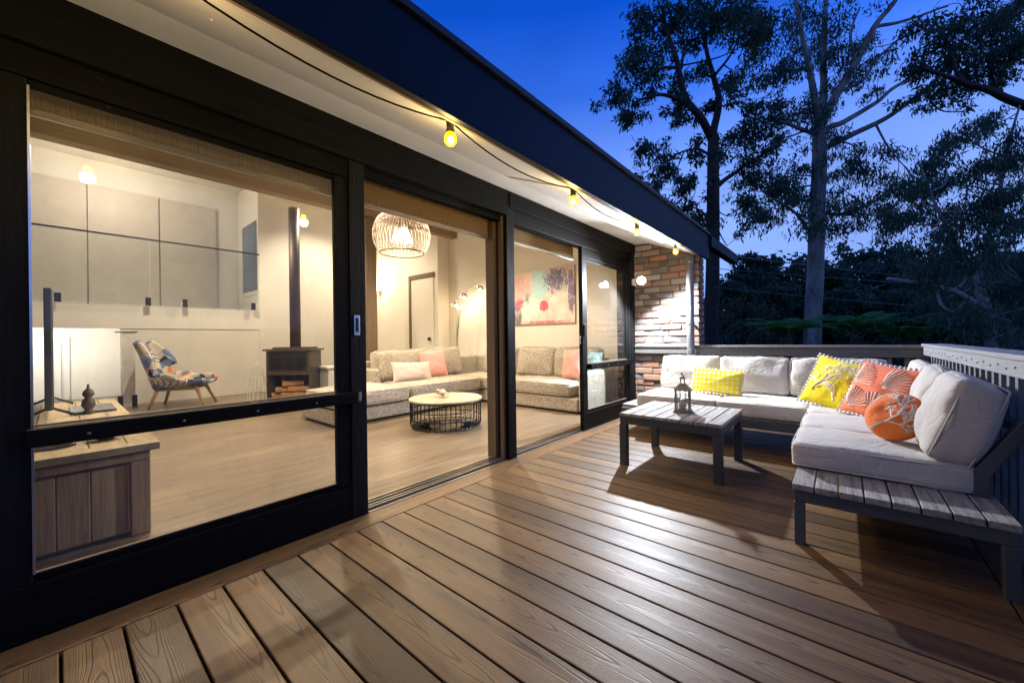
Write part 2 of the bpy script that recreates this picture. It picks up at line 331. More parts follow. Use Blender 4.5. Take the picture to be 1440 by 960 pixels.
class MB:
    def __init__(self): self.v = []; self.f = []; self.mi = []; self.cur = 0; self.tone = []
    def add(self, vs, fs, tone=None):
        o = len(self.v); self.v += [tuple(p) for p in vs]
        for f in fs: self.f.append([i + o for i in f]); self.mi.append(self.cur); self.tone.append(tone)
        return self
    def box(self, x0, x1, y0, y1, z0, z1, tone=None):
        vs = [(x, y, z) for z in (z0, z1) for y in (y0, y1) for x in (x0, x1)]
        return self.add(vs, [(0, 2, 3, 1), (4, 5, 7, 6), (0, 1, 5, 4), (2, 6, 7, 3), (0, 4, 6, 2), (1, 3, 7, 5)], tone)
    def obox(self, c, size, mat=Matrix.Identity(3), tone=None):
        h = [s / 2 for s in size]; c = Vector(c)
        vs = [c + mat @ Vector((x, y, z)) for z in (-h[2], h[2]) for y in (-h[1], h[1]) for x in (-h[0], h[0])]
        return self.add(vs, [(0, 2, 3, 1), (4, 5, 7, 6), (0, 1, 5, 4), (2, 6, 7, 3), (0, 4, 6, 2), (1, 3, 7, 5)], tone)
    def poly(self, pts, ext):
        n = len(pts); e = Vector(ext); a = [Vector(p) for p in pts]; b = [p + e for p in a]
        fs = [tuple(range(n - 1, -1, -1)), tuple(range(n, 2 * n))] + [(i, (i + 1) % n, n + (i + 1) % n, n + i) for i in range(n)]
        return self.add(a + b, fs)
    def tube(self, pts, rad, n=8, closed=False, cap=True, flat=1.0):
        pts = [Vector(p) for p in pts]; m = len(pts)
        if not isinstance(rad, (list, tuple)): rad = [rad] * m
        up = Vector((0, 0, 1)); vs = []; prev = None
        for i, p in enumerate(pts):
            if closed: d = pts[(i + 1) % m] - pts[i - 1]
            else: d = pts[min(i + 1, m - 1)] - pts[max(i - 1, 0)]
            d = d.normalized() if d.length > 1e-9 else Vector((0, 0, 1))
            if prev is None:
                a = d.cross(up)
                if a.length < 1e-3: a = d.cross(Vector((1, 0, 0)))
            else:
                a = prev - d * prev.dot(d)
                if a.length < 1e-6: a = d.cross(up)
            a.normalize(); prev = a; b = d.cross(a)
            for k in range(n):
                t = 2 * PI * k / n; vs.append(p + (a * math.cos(t) + b * math.sin(t) * flat) * rad[i])
        fs = []
        for i in range(m if closed else m - 1):
            j = (i + 1) % m
            for k in range(n):
                fs.append((i * n + k, i * n + (k + 1) % n, j * n + (k + 1) % n, j * n + k))
        if cap and not closed: fs.append(tuple(range(n - 1, -1, -1))); fs.append(tuple((m - 1) * n + k for k in range(n)))
        return self.add(vs, fs)
    def lathe(self, c, prof, n=24, cap=True):
        c = Vector(c); vs = []; m = len(prof)
        for r, z in prof:
            for k in range(n): vs.append(c + Vector((r * math.cos(2 * PI * k / n), r * math.sin(2 * PI * k / n), z)))
        fs = [(i * n + k, i * n + (k + 1) % n, (i + 1) * n + (k + 1) % n, (i + 1) * n + k) for i in range(m - 1) for k in range(n)]
        if cap:
            fs.append(tuple(range(n - 1, -1, -1))); fs.append(tuple((m - 1) * n + k for k in range(n)))
        return self.add(vs, fs)
    def sphere(self, c, r, n=8, m=6, sq=(1, 1, 1)):
        c = Vector(c); vs = [c + Vector((0, 0, -r * sq[2]))]
        for i in range(1, m):
            ph = -PI / 2 + PI * i / m
            for k in range(n): vs.append(c + Vector((r * sq[0] * math.cos(ph) * math.cos(2 * PI * k / n), r * sq[1] * math.cos(ph) * math.sin(2 * PI * k / n), r * sq[2] * math.sin(ph))))
        vs.append(c + Vector((0, 0, r * sq[2]))); fs = []
        for k in range(n): fs.append((0, 1 + (k + 1) % n, 1 + k))
        for i in range(m - 2):
            for k in range(n):
                a = 1 + i * n + k; b = 1 + i * n + (k + 1) % n; fs.append((a, b, b + n, a + n))
        t = len(vs) - 1; o = 1 + (m - 2) * n
        for k in range(n): fs.append((o + k, o + (k + 1) % n, t))
        return self.add(vs, fs)
    def build(self, name, mat, parent=None, smooth=False, bevel=0., at=None):
        me = bpy.data.meshes.new(name); o = org(parent) if parent is not None else Vector((0, 0, 0))
        base = Vector(at) if at is not None else Vector((0, 0, 0))
        off = o + base
        me.from_pydata([tuple(Vector(p) - off) for p in self.v], [], self.f)
        mats = mat if isinstance(mat, (list, tuple)) else [mat]
        for m in mats: me.materials.append(m)
        if len(mats) > 1: me.polygons.foreach_set('material_index', self.mi)
        if any(t is not None for t in self.tone):
            ca = me.color_attributes.new('tone', 'FLOAT_COLOR', 'CORNER'); buf = []
            for t, p in zip(self.tone, me.polygons): buf += list((*(t or (.3, .3, .3)), 1)) * p.loop_total
            ca.data.foreach_set('color', buf)
        bm = bmesh.new(); bm.from_mesh(me); bmesh.ops.recalc_face_normals(bm, faces=bm.faces); bm.to_mesh(me); bm.free()
        if smooth: me.polygons.foreach_set('use_smooth', [True] * len(me.polygons))
        ob = bpy.data.objects.new(name, me); COL.objects.link(ob); ob.parent = parent; ob.location = base
        if bevel:
            bv = ob.modifiers.new('bevel', 'BEVEL'); bv.width = bevel; bv.segments = 2; bv.limit_method = 'ANGLE'; bv.angle_limit = R(40)
        return ob

def box(name, mat, parent, *b, bevel=.003): return MB().box(*b).build(name, mat, parent, bevel=bevel)
def tag(o, label=None, cat=None, group=None, kind=None):
    if label: o['label'] = label
    if cat: o['category'] = cat
    if group: o['group'] = group
    if kind: o['kind'] = kind
    return o
def thing(name, label, cat, loc=(0, 0, 0), group=None):
    o = bpy.data.objects.new(name, None); COL.objects.link(o); o.location = loc; o.empty_display_size = .1
    return tag(o, label, cat, group)
def copy_tree(o, parent=None):
    c = o.copy(); COL.objects.link(c); c.parent = parent
    for ch in list(o.children): copy_tree(ch, c)
    return c

# ------------------------------------------------------------------ camera
FPX = 545.0; CC, SS = .7616, .648
ROLL = .0131
cam_d = bpy.data.cameras.new('camera'); cam = bpy.data.objects.new('camera', cam_d); COL.objects.link(cam); sc.camera = cam
fw = Vector((CC, SS, 0)).normalized(); rt = Vector((SS, -CC, 0)).normalized(); up = Vector((0, 0, 1))
rt2 = rt * math.cos(ROLL) - up * math.sin(ROLL); up2 = up * math.cos(ROLL) + rt * math.sin(ROLL)
mw = Matrix((rt2, up2, -fw)).transposed().to_4x4(); mw.translation = (0, 0, 1.0); cam.matrix_world = mw
cam_d.sensor_fit = 'HORIZONTAL'; cam_d.sensor_width = 36; cam_d.lens = 36 * FPX / 1440
cam_d.shift_y = -3.8 / 1440; cam_d.clip_start = .02; cam_d.clip_end = 2000
def at(u, v, d):
    a = (u - 720) / FPX; h = 476.2 + (720 - u) * ROLL
    return Vector((d * (CC + a * SS), d * (SS - a * CC), 1 + (h - v) / FPX * d))

# ------------------------------------------------------------------ deck
dk = MB()
B = .145
i = -22
while i * B < 4.98:
    x0, x1 = i * B + .0038, (i + 1) * B - .0038
    dk.box(x0, min(x1, 4.98), -.466, 1.953, -.024, 0)
    i += 1
dk.cur = 1
dk.box(-3.2, 5.0, 1.957, 2.098, -.024, .001); dk.box(-3.2, 5.0, -.62, -.472, -.024, .001)
dk.cur = 2
dk.box(-3.2, 5.0, -.62, 2.5, -.30, -.045)
tag(dk.build('deck', [M['deck'], M['deck_border'], M['void']], bevel=.0035), kind='structure')
# ground below the deck
g = MB(); N = 60
xs = [(-60 + 460 * (k / N) ** 1.6) for k in range(N + 1)]; ys = [(-250 + 500 * k / N) for k in range(N + 1)]
vs = []
for yy in ys:
    for xx in xs:
        dist = math.hypot(xx, yy); z = -2.6 + max(0, dist - 16) * .045 + mnoise.noise(Vector((xx * .12, yy * .12, 0))) * .25
        if dist < 9: z = min(z, -2.4)
        vs.append((xx, yy, min(z, 6)))
g.add(vs, [(r * (N + 1) + c, r * (N + 1) + c + 1, (r + 1) * (N + 1) + c + 1, (r + 1) * (N + 1) + c) for r in range(N) for c in range(N)])
tag(g.build('ground', M['ground'], smooth=True), kind='structure')

# ------------------------------------------------------------------ house
house = thing('house', 'dark timber house with sliding doors and lit living room beside the deck', 'house', (0, 2.1, 0))
H = house
# roof
MB().box(-3.5, 5.21, 1.232, 1.262, 1.936, 2.232).build('fascia', M['fascia'], H, bevel=.003)
MB().box(-3.5, 5.23, 1.212, 1.245, 2.235, 2.262).build('roof_edging', M['roof'], H, bevel=.003)
MB().poly([(-3.5, 1.246, 2.248), (-3.5, 2.4, 2.6), (-3.5, 9.0, 4.55), (-3.5, 9.0, 4.75), (-3.5, 2.4, 2.75), (-3.5, 1.246, 2.30)], (8.8, 0, 0)).build('roof', M['roof'], H)
sf = MB()
sf.poly([(-3.5, 1.262, 1.962), (-3.5, 1.262, 1.950), (-3.5, 1.90, 2.215), (-3.5, 2.098, 2.232), (-3.5, 2.098, 2.244), (-3.5, 1.90, 2.229)], (8.69, 0, 0))
sf.build('soffit', M['soffit'], H)
MB().poly([(2.20, 1.29, 1.953), (2.20, 1.89, 2.2065), (2.20, 1.89, 2.2115), (2.20, 1.29, 1.958)], (.018, 0, 0)).build('soffit_joint', M['soffit'], H)
for k in range(14):
    xx = .35 + k * .37; MB().sphere((xx, 1.62, 2.0955), .0045, 8, 5).build('nail_head', M['soffit'], H, True)
box('soffit_bead', M['brown_beam'], H, -3.5, 5.0, 1.264, 1.278, 1.936, 1.949, bevel=.002)
# roof beam sticking out past the brick wall
MB().box(5.212, 6.75, 1.20, 1.30, 2.10, 2.235).build('rafter_end', M['fascia'], H, bevel=.006)
MB().tube([(6.70, 1.25, 2.10), (6.70, 1.23, 1.98), (6.78, 1.20, 1.90), (6.86, 1.16, 1.93)], .018, 8).build('cable_bracket', M['socket'], H, True)
# header beam over the doors
MB().box(-3.5, 2.45, 2.092, 2.24, 2.026, 2.228).build('header_beam', M['rough_beam'], H, bevel=.004)
MB().box(2.453, 5.0, 2.088, 2.24, 2.092, 2.226).build('header_beam', M['rough_beam'], H, bevel=.004)
MB().box(2.512, 4.995, 2.10, 2.20, 1.976, 2.089).build('door_head', M['black_timber'], H, bevel=.004)
MB().box(1.17, 2.405, 2.14, 2.20, 1.975, 2.024).build('door_head', M['black_timber'], H, bevel=.003)
MB().box(2.41, 2.508, 2.095, 2.292, -.02, 2.088).build('post', M['black_timber_z'], H, bevel=.004)
MB().box(2.36, 2.407, 2.20, 2.292, -.02, 2.02).box(2.385, 2.409, 2.13, 2.17, -.02, 2.02).build('jamb', M['brown_post'], H, bevel=.002)
MB().box(4.885, 4.998, 2.095, 2.30, -.02, 2.089).build('post', M['black_timber_z'], H, bevel=.004)
MB().box(-3.5, -.262, 2.098, 2.24, -.02, 2.024).build('wall', M['black_timber_z'], H)
# tracks
tr = MB()
for y0, y1, z1 in ((2.10, 2.118, .004), (2.135, 2.145, .016), (2.165, 2.175, .016), (2.205, 2.215, .016), (2.235, 2.255, .018)):
    tr.box(1.17, 2.408, y0, y1, -.02, z1); tr.box(2.51, 4.884, y0, y1, -.02, z1)
tr.build('door_track', M['track'], H)
box('door_sill', M['black_metal'], H, -3.5, 5.0, 2.10, 2.262, -.045, -.004, bevel=0)

def door(x0, x1, glass, right):
    """sliding panel: front face at y=2.10"""
    d = bpy.data.objects.new('sliding_door', None); COL.objects.link(d); d.parent = H; d.location = ((x0 + x1) / 2, 0, 0)
    zt = 2.022 if not right else 1.974
    ls, rs = (.19, .17) if not right else (.12, .115)
    for a0, a1, b0, b1 in ((x0, x0 + ls * .55, x0 + ls * .55, x0 + ls), (x1 - rs * .55, x1, x1 - rs, x1 - rs * .55)):
        st = MB().box(a0, a1, 2.104, 2.15, .0, zt).build('stile', M['black_timber_z'], d, bevel=.003)
        MB().box(b0, b1, 2.118, 2.15, .186, zt - .106).build('rebate', M['black_timber_z'], st, bevel=.003)
    f = MB()
    f.box(x0 + ls * .55, x1 - rs * .55, 2.112, 2.15, zt - .105, zt)
    f.box(x0 + ls, x1 - rs, 2.128, 2.15, zt - .13, zt - .105)
    f.build('head_rail', M['black_timber'], d, bevel=.003)
    f = MB(); f.box(x0 + ls * .55, x1 - rs * .55, 2.106, 2.15, .0, .185); f.box(x0 + ls, x1 - rs, 2.122, 2.15, .185, .212)
    f.build('bottom_rail', M['black_timber'], d, bevel=.003)
    f = MB(); f.box(x0 + ls, x1 - rs, 2.126, 2.136, .2125, .2165); f.box(x0 + ls, x1 - rs, 2.120, 2.136, .716, .724)
    f.build('glazing_bead', M['brown_beam'], d)
    b = MB().box(x0 + ls - .012, x1 - rs * .42, 2.062, 2.116, .655, .716).build('push_bar', M['black_timber'], d, bevel=.004)
    for k in range(4):
        c = MB(); xx = x0 + ls + (x1 - rs - x0 - ls) * (k + .5) / 4; c.lathe((xx, 2.06, .68), [(.006, 0), (.006, .005)], 8); c.build('screw', M['bolt'], b)
    MB().box(x1 - rs * .42 + .002, x1 - rs * .42 + .02, 2.068, 2.114, .658, .713).build('end_cap', M['chrome'], b, bevel=.002) if not right else None
    MB().box(x0 + ls - .01, x1 - rs + .01, 2.139, 2.144, .20, zt - .10).build('pane', glass, d)
    if not right:
        MB().box(x0 + ls + .001, x0 + ls + .007, 2.112, 2.138, .215, zt - .132).build('edge_strip', M['chrome'], d)
        p = MB(); p.box(x1 - .075, x1 - .040, 2.098, 2.104, 1.03, 1.145).build('handle', M['chrome'], d, bevel=.002)
        MB().box(x1 - .067, x1 - .048, 2.096, 2.0985, 1.05, 1.13).build('handle_recess', M['black_metal'], d, bevel=.001)
    else:
        MB().box(x0 + .03, x0 + .052, 2.097, 2.105, 1.02, 1.15).build('handle', M['black_metal'], d, bevel=.002)
        MB().tube([(x0 - .005, 2.12, .93), (x0 - .03, 2.12, .95), (x0 - .03, 2.12, 1.0), (x0 - .005, 2.12, 1.02)], .006, 6).build('latch', M['chrome'], d, True)
    return d
door(-.25, 1.166, M['screen_glass'], False)
door(3.64, 4.882, M['glass'], True)

# brick wall at the far end
PAL = [(.30, .20, .15), (.24, .17, .14), (.33, .24, .19), (.21, .185, .18), (.38, .30, .25), (.36, .17, .09), (.15, .135, .135), (.40, .22, .12), (.30, .26, .24), (.34, .16, .10)]
bw = MB(); bw.box(5.012, 5.225, 1.312, 2.16, -.3, 2.30); bw.cur = 1
zc = -.28; row = 0
r2 = random.Random(3)
while zc < 2.28:
    h = .068; y = 1.296 - (0 if row % 2 else .12)
    while y < 2.16:
        L = .225 + r2.uniform(-.022, .02); y0 = max(y, 1.300); y1 = min(y + L, 2.158)
        if y1 - y0 > .03:
            t = r2.choice(PAL); k = r2.uniform(.5, 1.15); t = tuple(c * k for c in t)
            c = Vector((5.056, (y0 + y1) / 2, zc + h / 2)); dx = r2.uniform(-.011, .009)
            ro = Matrix.Rotation(r2.uniform(-.03, .03), 3, 'X') @ Matrix.Rotation(r2.uniform(-.05, .05), 3, 'Z') @ Matrix.Rotation(r2.uniform(-.06, .06), 3, 'Y')
            bw.obox(c + Vector((dx, 0, r2.uniform(-.003, .003))), (.105, y1 - y0 - .002, h + r2.uniform(-.010, .003)), ro, t)
        y += L + .011
    t = r2.choice(PAL)
    bw.obox((5.17, 1.345, zc + h / 2), (.105 if row % 2 else .108, .095, h), Matrix.Rotation(r2.uniform(-.02, .02), 3, 'Z'), t)
    zc += h + .0125; row += 1
bw.build('brick_wall', [M['mortar'], M['brick']], H, bevel=.007)
dp = MB().tube([(4.90, 1.372, -.05), (4.90, 1.372, 1.965)], .042, 20).build('downpipe', M['pipe'], H, True)
for z in (.35, 1.15, 1.88): MB().tube([(4.90, 1.372, z - .012), (4.90, 1.372, z + .012)], .046, 20).box(4.94, 4.995, 1.362, 1.382, z - .012, z + .012).build('pipe_bracket', M['pipe'], dp)

# interior shell (parts of the house)
box('floor', M['floor'], H, -3.4, 5.28, 2.265, 10.6, -.05, .012, bevel=0)
MB().poly([(-3.4, 2.30, 2.44), (-3.4, 8.99, 4.42), (-3.4, 8.99, 4.48), (-3.4, 2.30, 2.50)], (8.7, 0, 0)).build('ceiling', M['white_wall'], H)
MB().poly([(5.285, 2.17, -.05), (5.285, 6.25, -.05), (5.285, 6.25, 3.62), (5.285, 2.17, 2.42)], (.012, 0, 0)).box(5.0, 5.284, 6.2, 6.25, -.05, 3.9).box(5.0, 5.06, 6.25, 8.80, -.05, 4.5).build('side_wall', M['plaster'], H)
MB().box(2.61, 5.0, 8.80, 8.88, -.05, 4.6).box(.66, 2.608, 8.80, 8.88, -.05, 1.245).box(-3.4, 2.608, 8.79, 8.88, 1.247, 1.62).build('back_wall', M['white_wall'], H)
MB().box(-3.46, -3.4, 2.3, 10.6, -.05, 4.6).build('end_wall', M['white_wall'], H)
MB().box(-3.4, 2.75, 8.885, 10.55, 1.54, 1.615).build('loft_floor', M['white_wall'], H)
MB().box(-3.4, 2.9, 10.56, 10.62, -.05, 4.6).box(2.72, 2.78, 8.885, 10.55, 1.62, 4.4).box(.95, 1.02, 8.885, 10.55, -.05, 1.53).box(-3.4, 3.2, 8.89, 10.6, 4.42, 4.48).build('loft_wall', M['white_wall'], H)
lw = MB().box(2.700, 2.716, 9.0, 10.2, 2.0, 3.6).build('loft_window', M['white_paint'], H)
MB().box(2.692, 2.699, 9.08, 10.12, 2.08, 3.52).build('pane', simple('dusk blue pane', (.10, .16, .24), .08), lw)
for x0, x1 in ((-2.0, -.82), (-.8, .37), (.39, 1.36), (1.38, 2.3)):
    MB().box(x0, x1, 10.50, 10.545, 1.63, 3.95).build('cupboard_door', M['cupboard'], H, bevel=.004)
MB().box(-.85, .05, 10.52, 10.55, .02, 1.08).box(-.95, -.88, 10.50, 10.55, .02, 1.15).box(.08, .15, 10.50, 10.55, .02, 1.15).box(-.88, .08, 10.50, 10.55, 1.10, 1.15).build('stair_door', M['white_paint'], H, bevel=.004)
MB().box(2.612, 4.99, 8.78, 8.798, .012, .11).build('skirting', M['white_paint'], H, bevel=.003)
MB().box(5.268, 5.284, 2.3, 6.19, .012, .11).build('skirting', M['white_paint'], H, bevel=.003)
ib = MB().box(-3.4, 4.85, 5.42, 5.58, 2.88, 3.22).build('ceiling_beam', M['brown_beam'], H, bevel=.006)
MB().box(3.03, 3.20, 5.43, 5.57, .0, 2.878).build('interior_post', M['brown_post'], H, bevel=.005)
idr = MB().box(4.978, 4.998, 6.33, 7.08, .02, 2.28).build('interior_door', M['plaster'], H, bevel=.003)
MB().box(4.965, 4.999, 7.085, 7.16, .02, 2.38).box(4.965, 4.999, 6.30, 7.083, 2.29, 2.38).build('door_frame', M['brown_post'], idr, bevel=.002)
MB().sphere((4.955, 6.45, 1.02), .035, 12, 8).build('knob', M['black_metal'], idr, True)
# loft balustrade
bal = thing('glass_balustrade', 'frameless glass balustrade with thin dark handrail along the white loft edge', 'balustrade', (0, 8.72, 1.6))
for x0, x1 in ((-2.2, -.62), (-.60, 1.0), (1.02, 2.6)):
    MB().box(x0, x1, 8.70, 8.712, 1.64, 2.70).build('pane', M['clear'], bal)
MB().box(-3.3, 2.6, 8.695, 8.717, 2.702, 2.727).build('handrail', M['black_metal'], bal)
for x in (-.02, .95, 1.42, 2.45): MB().box(x, x + .07, 8.69, 8.722, 1.625, 1.76).build('clamp', M['black_metal'], bal, bevel=.003)
sp_ = thing('stair_screen', 'narrow pale glass panel on black clamps beside the patchwork armchair', 'glass panel', (.76, 8.5, .012))
MB().box(.66, .80, 8.48, 8.495, .06, 1.17).build('pane', simple('frosted pane', (.88, .90, .88), .3), sp_)
MB().box(.58, .83, 8.475, 8.50, 1.172, 1.19).build('top_rail', M['black_metal'], sp_)
for x in (.60, .76): MB().box(x, x + .06, 8.46, 8.478, .012, .20).build('clamp', M['black_metal'], sp_, bevel=.004)

# roller blinds
for nm, x0, x1, y, zb, lab in (('a', -.2, 1.10, 2.235, 1.862, 'rolled brown mesh blind behind the fixed left glass door'), ('b', 1.17, 2.39, 2.262, 1.862, 'rolled brown mesh blind above the open middle doorway'), ('c', 2.52, 3.72, 2.262, 1.885, 'rolled brown mesh blind above the doorway beside the painting')):
    b = thing('roller_blind', lab, 'blind', ((x0 + x1) / 2, y, 2.1), 'brown mesh blinds over the doors')
    MB().box(x0, x1, y, y + .006, zb, 2.15).build('mesh', M['blind'], b)
    MB().box(x0, x1, y - .008, y + .014, zb - .028, zb).build('bottom_bar', M['track'], b, bevel=.003)

# ------------------------------------------------------------------ lights helper
def light(kind, name, loc, energy, color=(1, 1, 1), radius=.03, target=None, spot=None, blend=.4):
    ld = bpy.data.lights.new(name, kind); ld.energy = energy; ld.color = color
    if kind in ('POINT', 'SPOT'): ld.shadow_soft_size = radius
    if kind == 'AREA': ld.size = radius
    if spot: ld.spot_size = R(spot); ld.spot_blend = blend
    o = bpy.data.objects.new(name, ld); COL.objects.link(o); o.location = loc
    if target is not None: o.rotation_euler = (Vector(target) - Vector(loc)).to_track_quat('-Z', 'Y').to_euler()
    return o
WARM = (1., .77, .48)

# string lights
fs = thing('string_light', 'black cable of yellow glowing bulbs strung along the white soffit', 'string lights', (2.2, 1.34, 1.98))
bx = [-.94, .11, 1.159, 2.211, 3.25, 4.27]
cab = []
for k in range(len(bx) - 1):
    for j in range(12):
        t = j / 12; x = bx[k] + (bx[k + 1] - bx[k]) * t; sag = .055 * 4 * t * (1 - t)
        cab.append((x, 1.335 + .05 * 4 * t * (1 - t) * .6, 1.985 - sag + .02 * t * (1 - t)))
cab.append((4.27, 1.335, 1.985)); cab += [(4.45, 1.36, 1.955), (4.65, 1.36, 1.96), (4.86, 1.36, 1.985)]
M['cable'] = simple('black cable', (.005, .005, .005), .7, 0, .1)
MB().tube(cab, .0036, 6).build('cable', M['cable'], fs, True)
for x in bx:
    s = MB(); s.lathe((x, 1.335, 1.93), [(.019, 0), (.021, .012), (.017, .016), (.019, .05), (.013, .062), (.006, .066)], 12)
    s.tube([(x, 1.335, 1.99), (x, 1.325, 2.0), (x, 1.30, 1.995)], .002, 5)
    so = s.build('socket', M['socket'], fs, True)
    MB().lathe((x, 1.335, 1.93), [(.004, -.058), (.016, -.055), (.026, -.042), (.029, -.028), (.024, -.012), (.017, 0)], 14).build('bulb', M['bulb_glass'], so, True); MB().sphere((x, 1.335, 1.897), .016, 10, 8, (1, 1, 1.2)).build('filament', M['bulb_core'], so, True)
    light('POINT', 'bulb_light', (x, 1.335, 1.855), 2.0, (1., .72, .30), .03)
# flood light on the post
fl = thing('flood_light', 'glaring white flood light fixed to the dark post beside the brick wall', 'lamp', (4.90, 2.05, 1.70))
MB().box(4.90, 4.97, 2.06, 2.094, 1.68, 1.76).tube([(4.93, 2.06, 1.72), (4.82, 1.97, 1.72), (4.74, 1.92, 1.70)], .014, 8).build('bracket', M['white_paint'], fl, bevel=.004)
fdir = Vector((-.76, -.44, -.47)).normalized(); fq = fdir.to_track_quat('-Z', 'Y').to_matrix()
for q in (4.74,):
    c0 = Vector((q, 1.90, 1.705)); hd = MB(); hd.lathe((0, 0, 0), [(.014, .085), (.044, .06), (.052, .010), (.052, -.004)], 18, False)
    hd.v = [tuple(c0 + fq @ Vector(p)) for p in hd.v]; h_ = hd.build('lamp_head', M['white_paint'], fl, True)
    le = MB().lathe((0, 0, 0), [(.0, -.016), (.028, -.011), (.047, 0), (.047, .003)], 18); le.v = [tuple(c0 + fq @ Vector(p)) for p in le.v]; le.build('lens', M['flood'], h_, True)
light('SPOT', 'flood_beam', (4.70, 1.865, 1.69), 178, (.82, .89, 1.), .028, (4.70 - .58, 1.865 - .42, 1.69 - .72), 172, .45)

# ------------------------------------------------------------------ railing
rb = thing('deck_railing', 'grey railing across the far end of the deck behind the long sofa', 'railing', (5.0, .4, 0), 'grey deck railings')
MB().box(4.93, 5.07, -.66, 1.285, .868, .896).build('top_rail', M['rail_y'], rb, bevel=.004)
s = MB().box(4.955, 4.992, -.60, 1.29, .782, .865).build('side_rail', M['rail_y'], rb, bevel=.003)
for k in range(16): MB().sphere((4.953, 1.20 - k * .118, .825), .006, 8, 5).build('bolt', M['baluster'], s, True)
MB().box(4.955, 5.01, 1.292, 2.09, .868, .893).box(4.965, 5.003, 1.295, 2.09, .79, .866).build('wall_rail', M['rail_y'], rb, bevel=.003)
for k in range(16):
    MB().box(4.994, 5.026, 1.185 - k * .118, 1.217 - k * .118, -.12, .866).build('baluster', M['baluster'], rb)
rr = thing('deck_railing', 'pale lit railing with thin balusters along the open right side of the deck', 'railing', (3, -.6, 0), 'grey deck railings')
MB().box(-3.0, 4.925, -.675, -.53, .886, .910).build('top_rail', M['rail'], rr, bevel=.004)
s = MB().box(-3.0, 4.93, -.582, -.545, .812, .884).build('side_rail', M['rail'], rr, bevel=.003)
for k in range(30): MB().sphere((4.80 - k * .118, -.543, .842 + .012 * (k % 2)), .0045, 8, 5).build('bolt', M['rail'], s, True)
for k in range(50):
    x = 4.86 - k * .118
    MB().box(x - .019, x + .019, -.624, -.584, -.12, .884).build('baluster', M['baluster_lit'], rr)

# ------------------------------------------------------------------ outdoor sofa
def grid_cube(n):
    vs = {}; L = []; fs = []
    def vid(p):
        k = tuple(round(c, 5) for c in p)
        if k not in vs: vs[k] = len(L); L.append(k)
        return vs[k]
    T = [math.sin(PI / 2 * (-1 + 2 * i / n)) for i in range(n + 1)]
    for ax in range(3):
        for sg in (-1, 1):
            for i in range(n):
                for j in range(n):
                    q = []
                    for a, b in ((i, j), (i + 1, j), (i + 1, j + 1), (i, j + 1)):
                        p = [0, 0, 0]; p[ax] = sg; p[(ax + 1) % 3] = T[a]; p[(ax + 2) % 3] = T[b]; q.append(vid(p))
                    fs.append(q if sg > 0 else q[::-1])
    return L, fs
GC = grid_cube(18)
def cushion(mb, c, size, mat=Matrix.Identity(3), r=.035, puff=.03, seed=0, wr=.006, sag=0., piping=True, pr=.0045):
    """rounded box; local z is the puffed thickness axis"""
    L, fs = GC; h = Vector(size) / 2; c = Vector(c); out = []
    for p in L:
        q = Vector((p[0] * h.x, p[1] * h.y, p[2] * h.z)); inn = Vector([max(-(h[i] - r), min(h[i] - r, q[i])) for i in range(3)])
        d = q - inn; pos = inn + d.normalized() * r if d.length > 1e-6 else q
        f = (1 - p[0] ** 2) * (1 - p[1] ** 2)
        pos.z += p[2] * puff * f ** .6
        pos.x += p[0] * puff * .25 * (1 - p[1] ** 2); pos.y += p[1] * puff * .25 * (1 - p[0] ** 2)
        nz = mnoise.noise(Vector((pos.x * 5 + seed * 7.3, pos.y * 5, pos.z * 5 + seed))) * wr * 1.6 + mnoise.noise(Vector((pos.x * 13 + seed, pos.y * 11, pos.z * 9))) * wr
        nn = Vector((p[0] ** 5, p[1] ** 5, p[2])).normalized()
        pos += nn * nz; pos.x += sag * (p[1] if False else 0)
        out.append(c + mat @ pos)
    mb.add(out, fs)
    if piping:
        for sg in (-1, 1):
            loop = []
            for a in range(48):
                t = a / 48 * 4; s_ = int(t); w = (t - s_) * 2 - 1
                x, y = [(w, -1), (1, w), (-w, 1), (-1, -w)][s_]
                k = .97
                x2 = x * (h.x - r * .15) ; y2 = y * (h.y - r * .15)
                if abs(x) > .9 and abs(y) > .9: x2 *= .985; y2 *= .985
                pos = Vector((x2 + x * puff * .25 * (1 - y * y), y2 + y * puff * .25 * (1 - x * x), sg * (h.z - r * .35)))
                loop.append(c + mat @ pos)
            mb.tube(loop, pr, 6, closed=True)
    return mb

so = thing('outdoor_sofa', 'L shaped outdoor sofa with grey metal frame, weathered slats and pale cushions', 'sofa', (4.2, 0, 0))
sl = MB()
for k in range(8):
    w = .6875 / 8; y1 = .187 - k * w
    sl.box(2.268, 3.90, y1 - w + .006, y1, .266, .294)
for k in range(9):
    x0 = 3.86 + k * .1
    sl.box(x0 + (.045 if k == 0 else 0), x0 + .092, -.50 if k else .195, 1.79, .266, .294)
M['slat_mix'] = M['slat']
sl.build('seat_slats', M['slat'], so, bevel=.003)
fr = MB()
fr.box(2.29, 2.335, -.497, .183, .205, .264); fr.box(2.336, 3.88, .14, .183, .205, .264); fr.box(2.336, 3.88, -.497, -.455, .205, .264)
fr.box(3.87, 3.915, .184, 1.785, .20, .264); fr.box(4.70, 4.745, -.497, 1.785, .205, .264); fr.box(3.916, 4.699, 1.742, 1.785, .205, .264); fr.box(3.88, 4.70, -.497, -.455, .205, .264)
fr.build('frame', M['grey_metal'], so, bevel=.004)
for x, y in ((2.29, .141), (2.29, -.4965), (3.872, 1.735), (4.694, 1.735), (4.694, -.4965), (3.70, -.4965), (3.872, .20)):
    MB().box(x, x + .042, y, y + .042, 0, .204).build('leg', M['grey_metal'], so, bevel=.004)
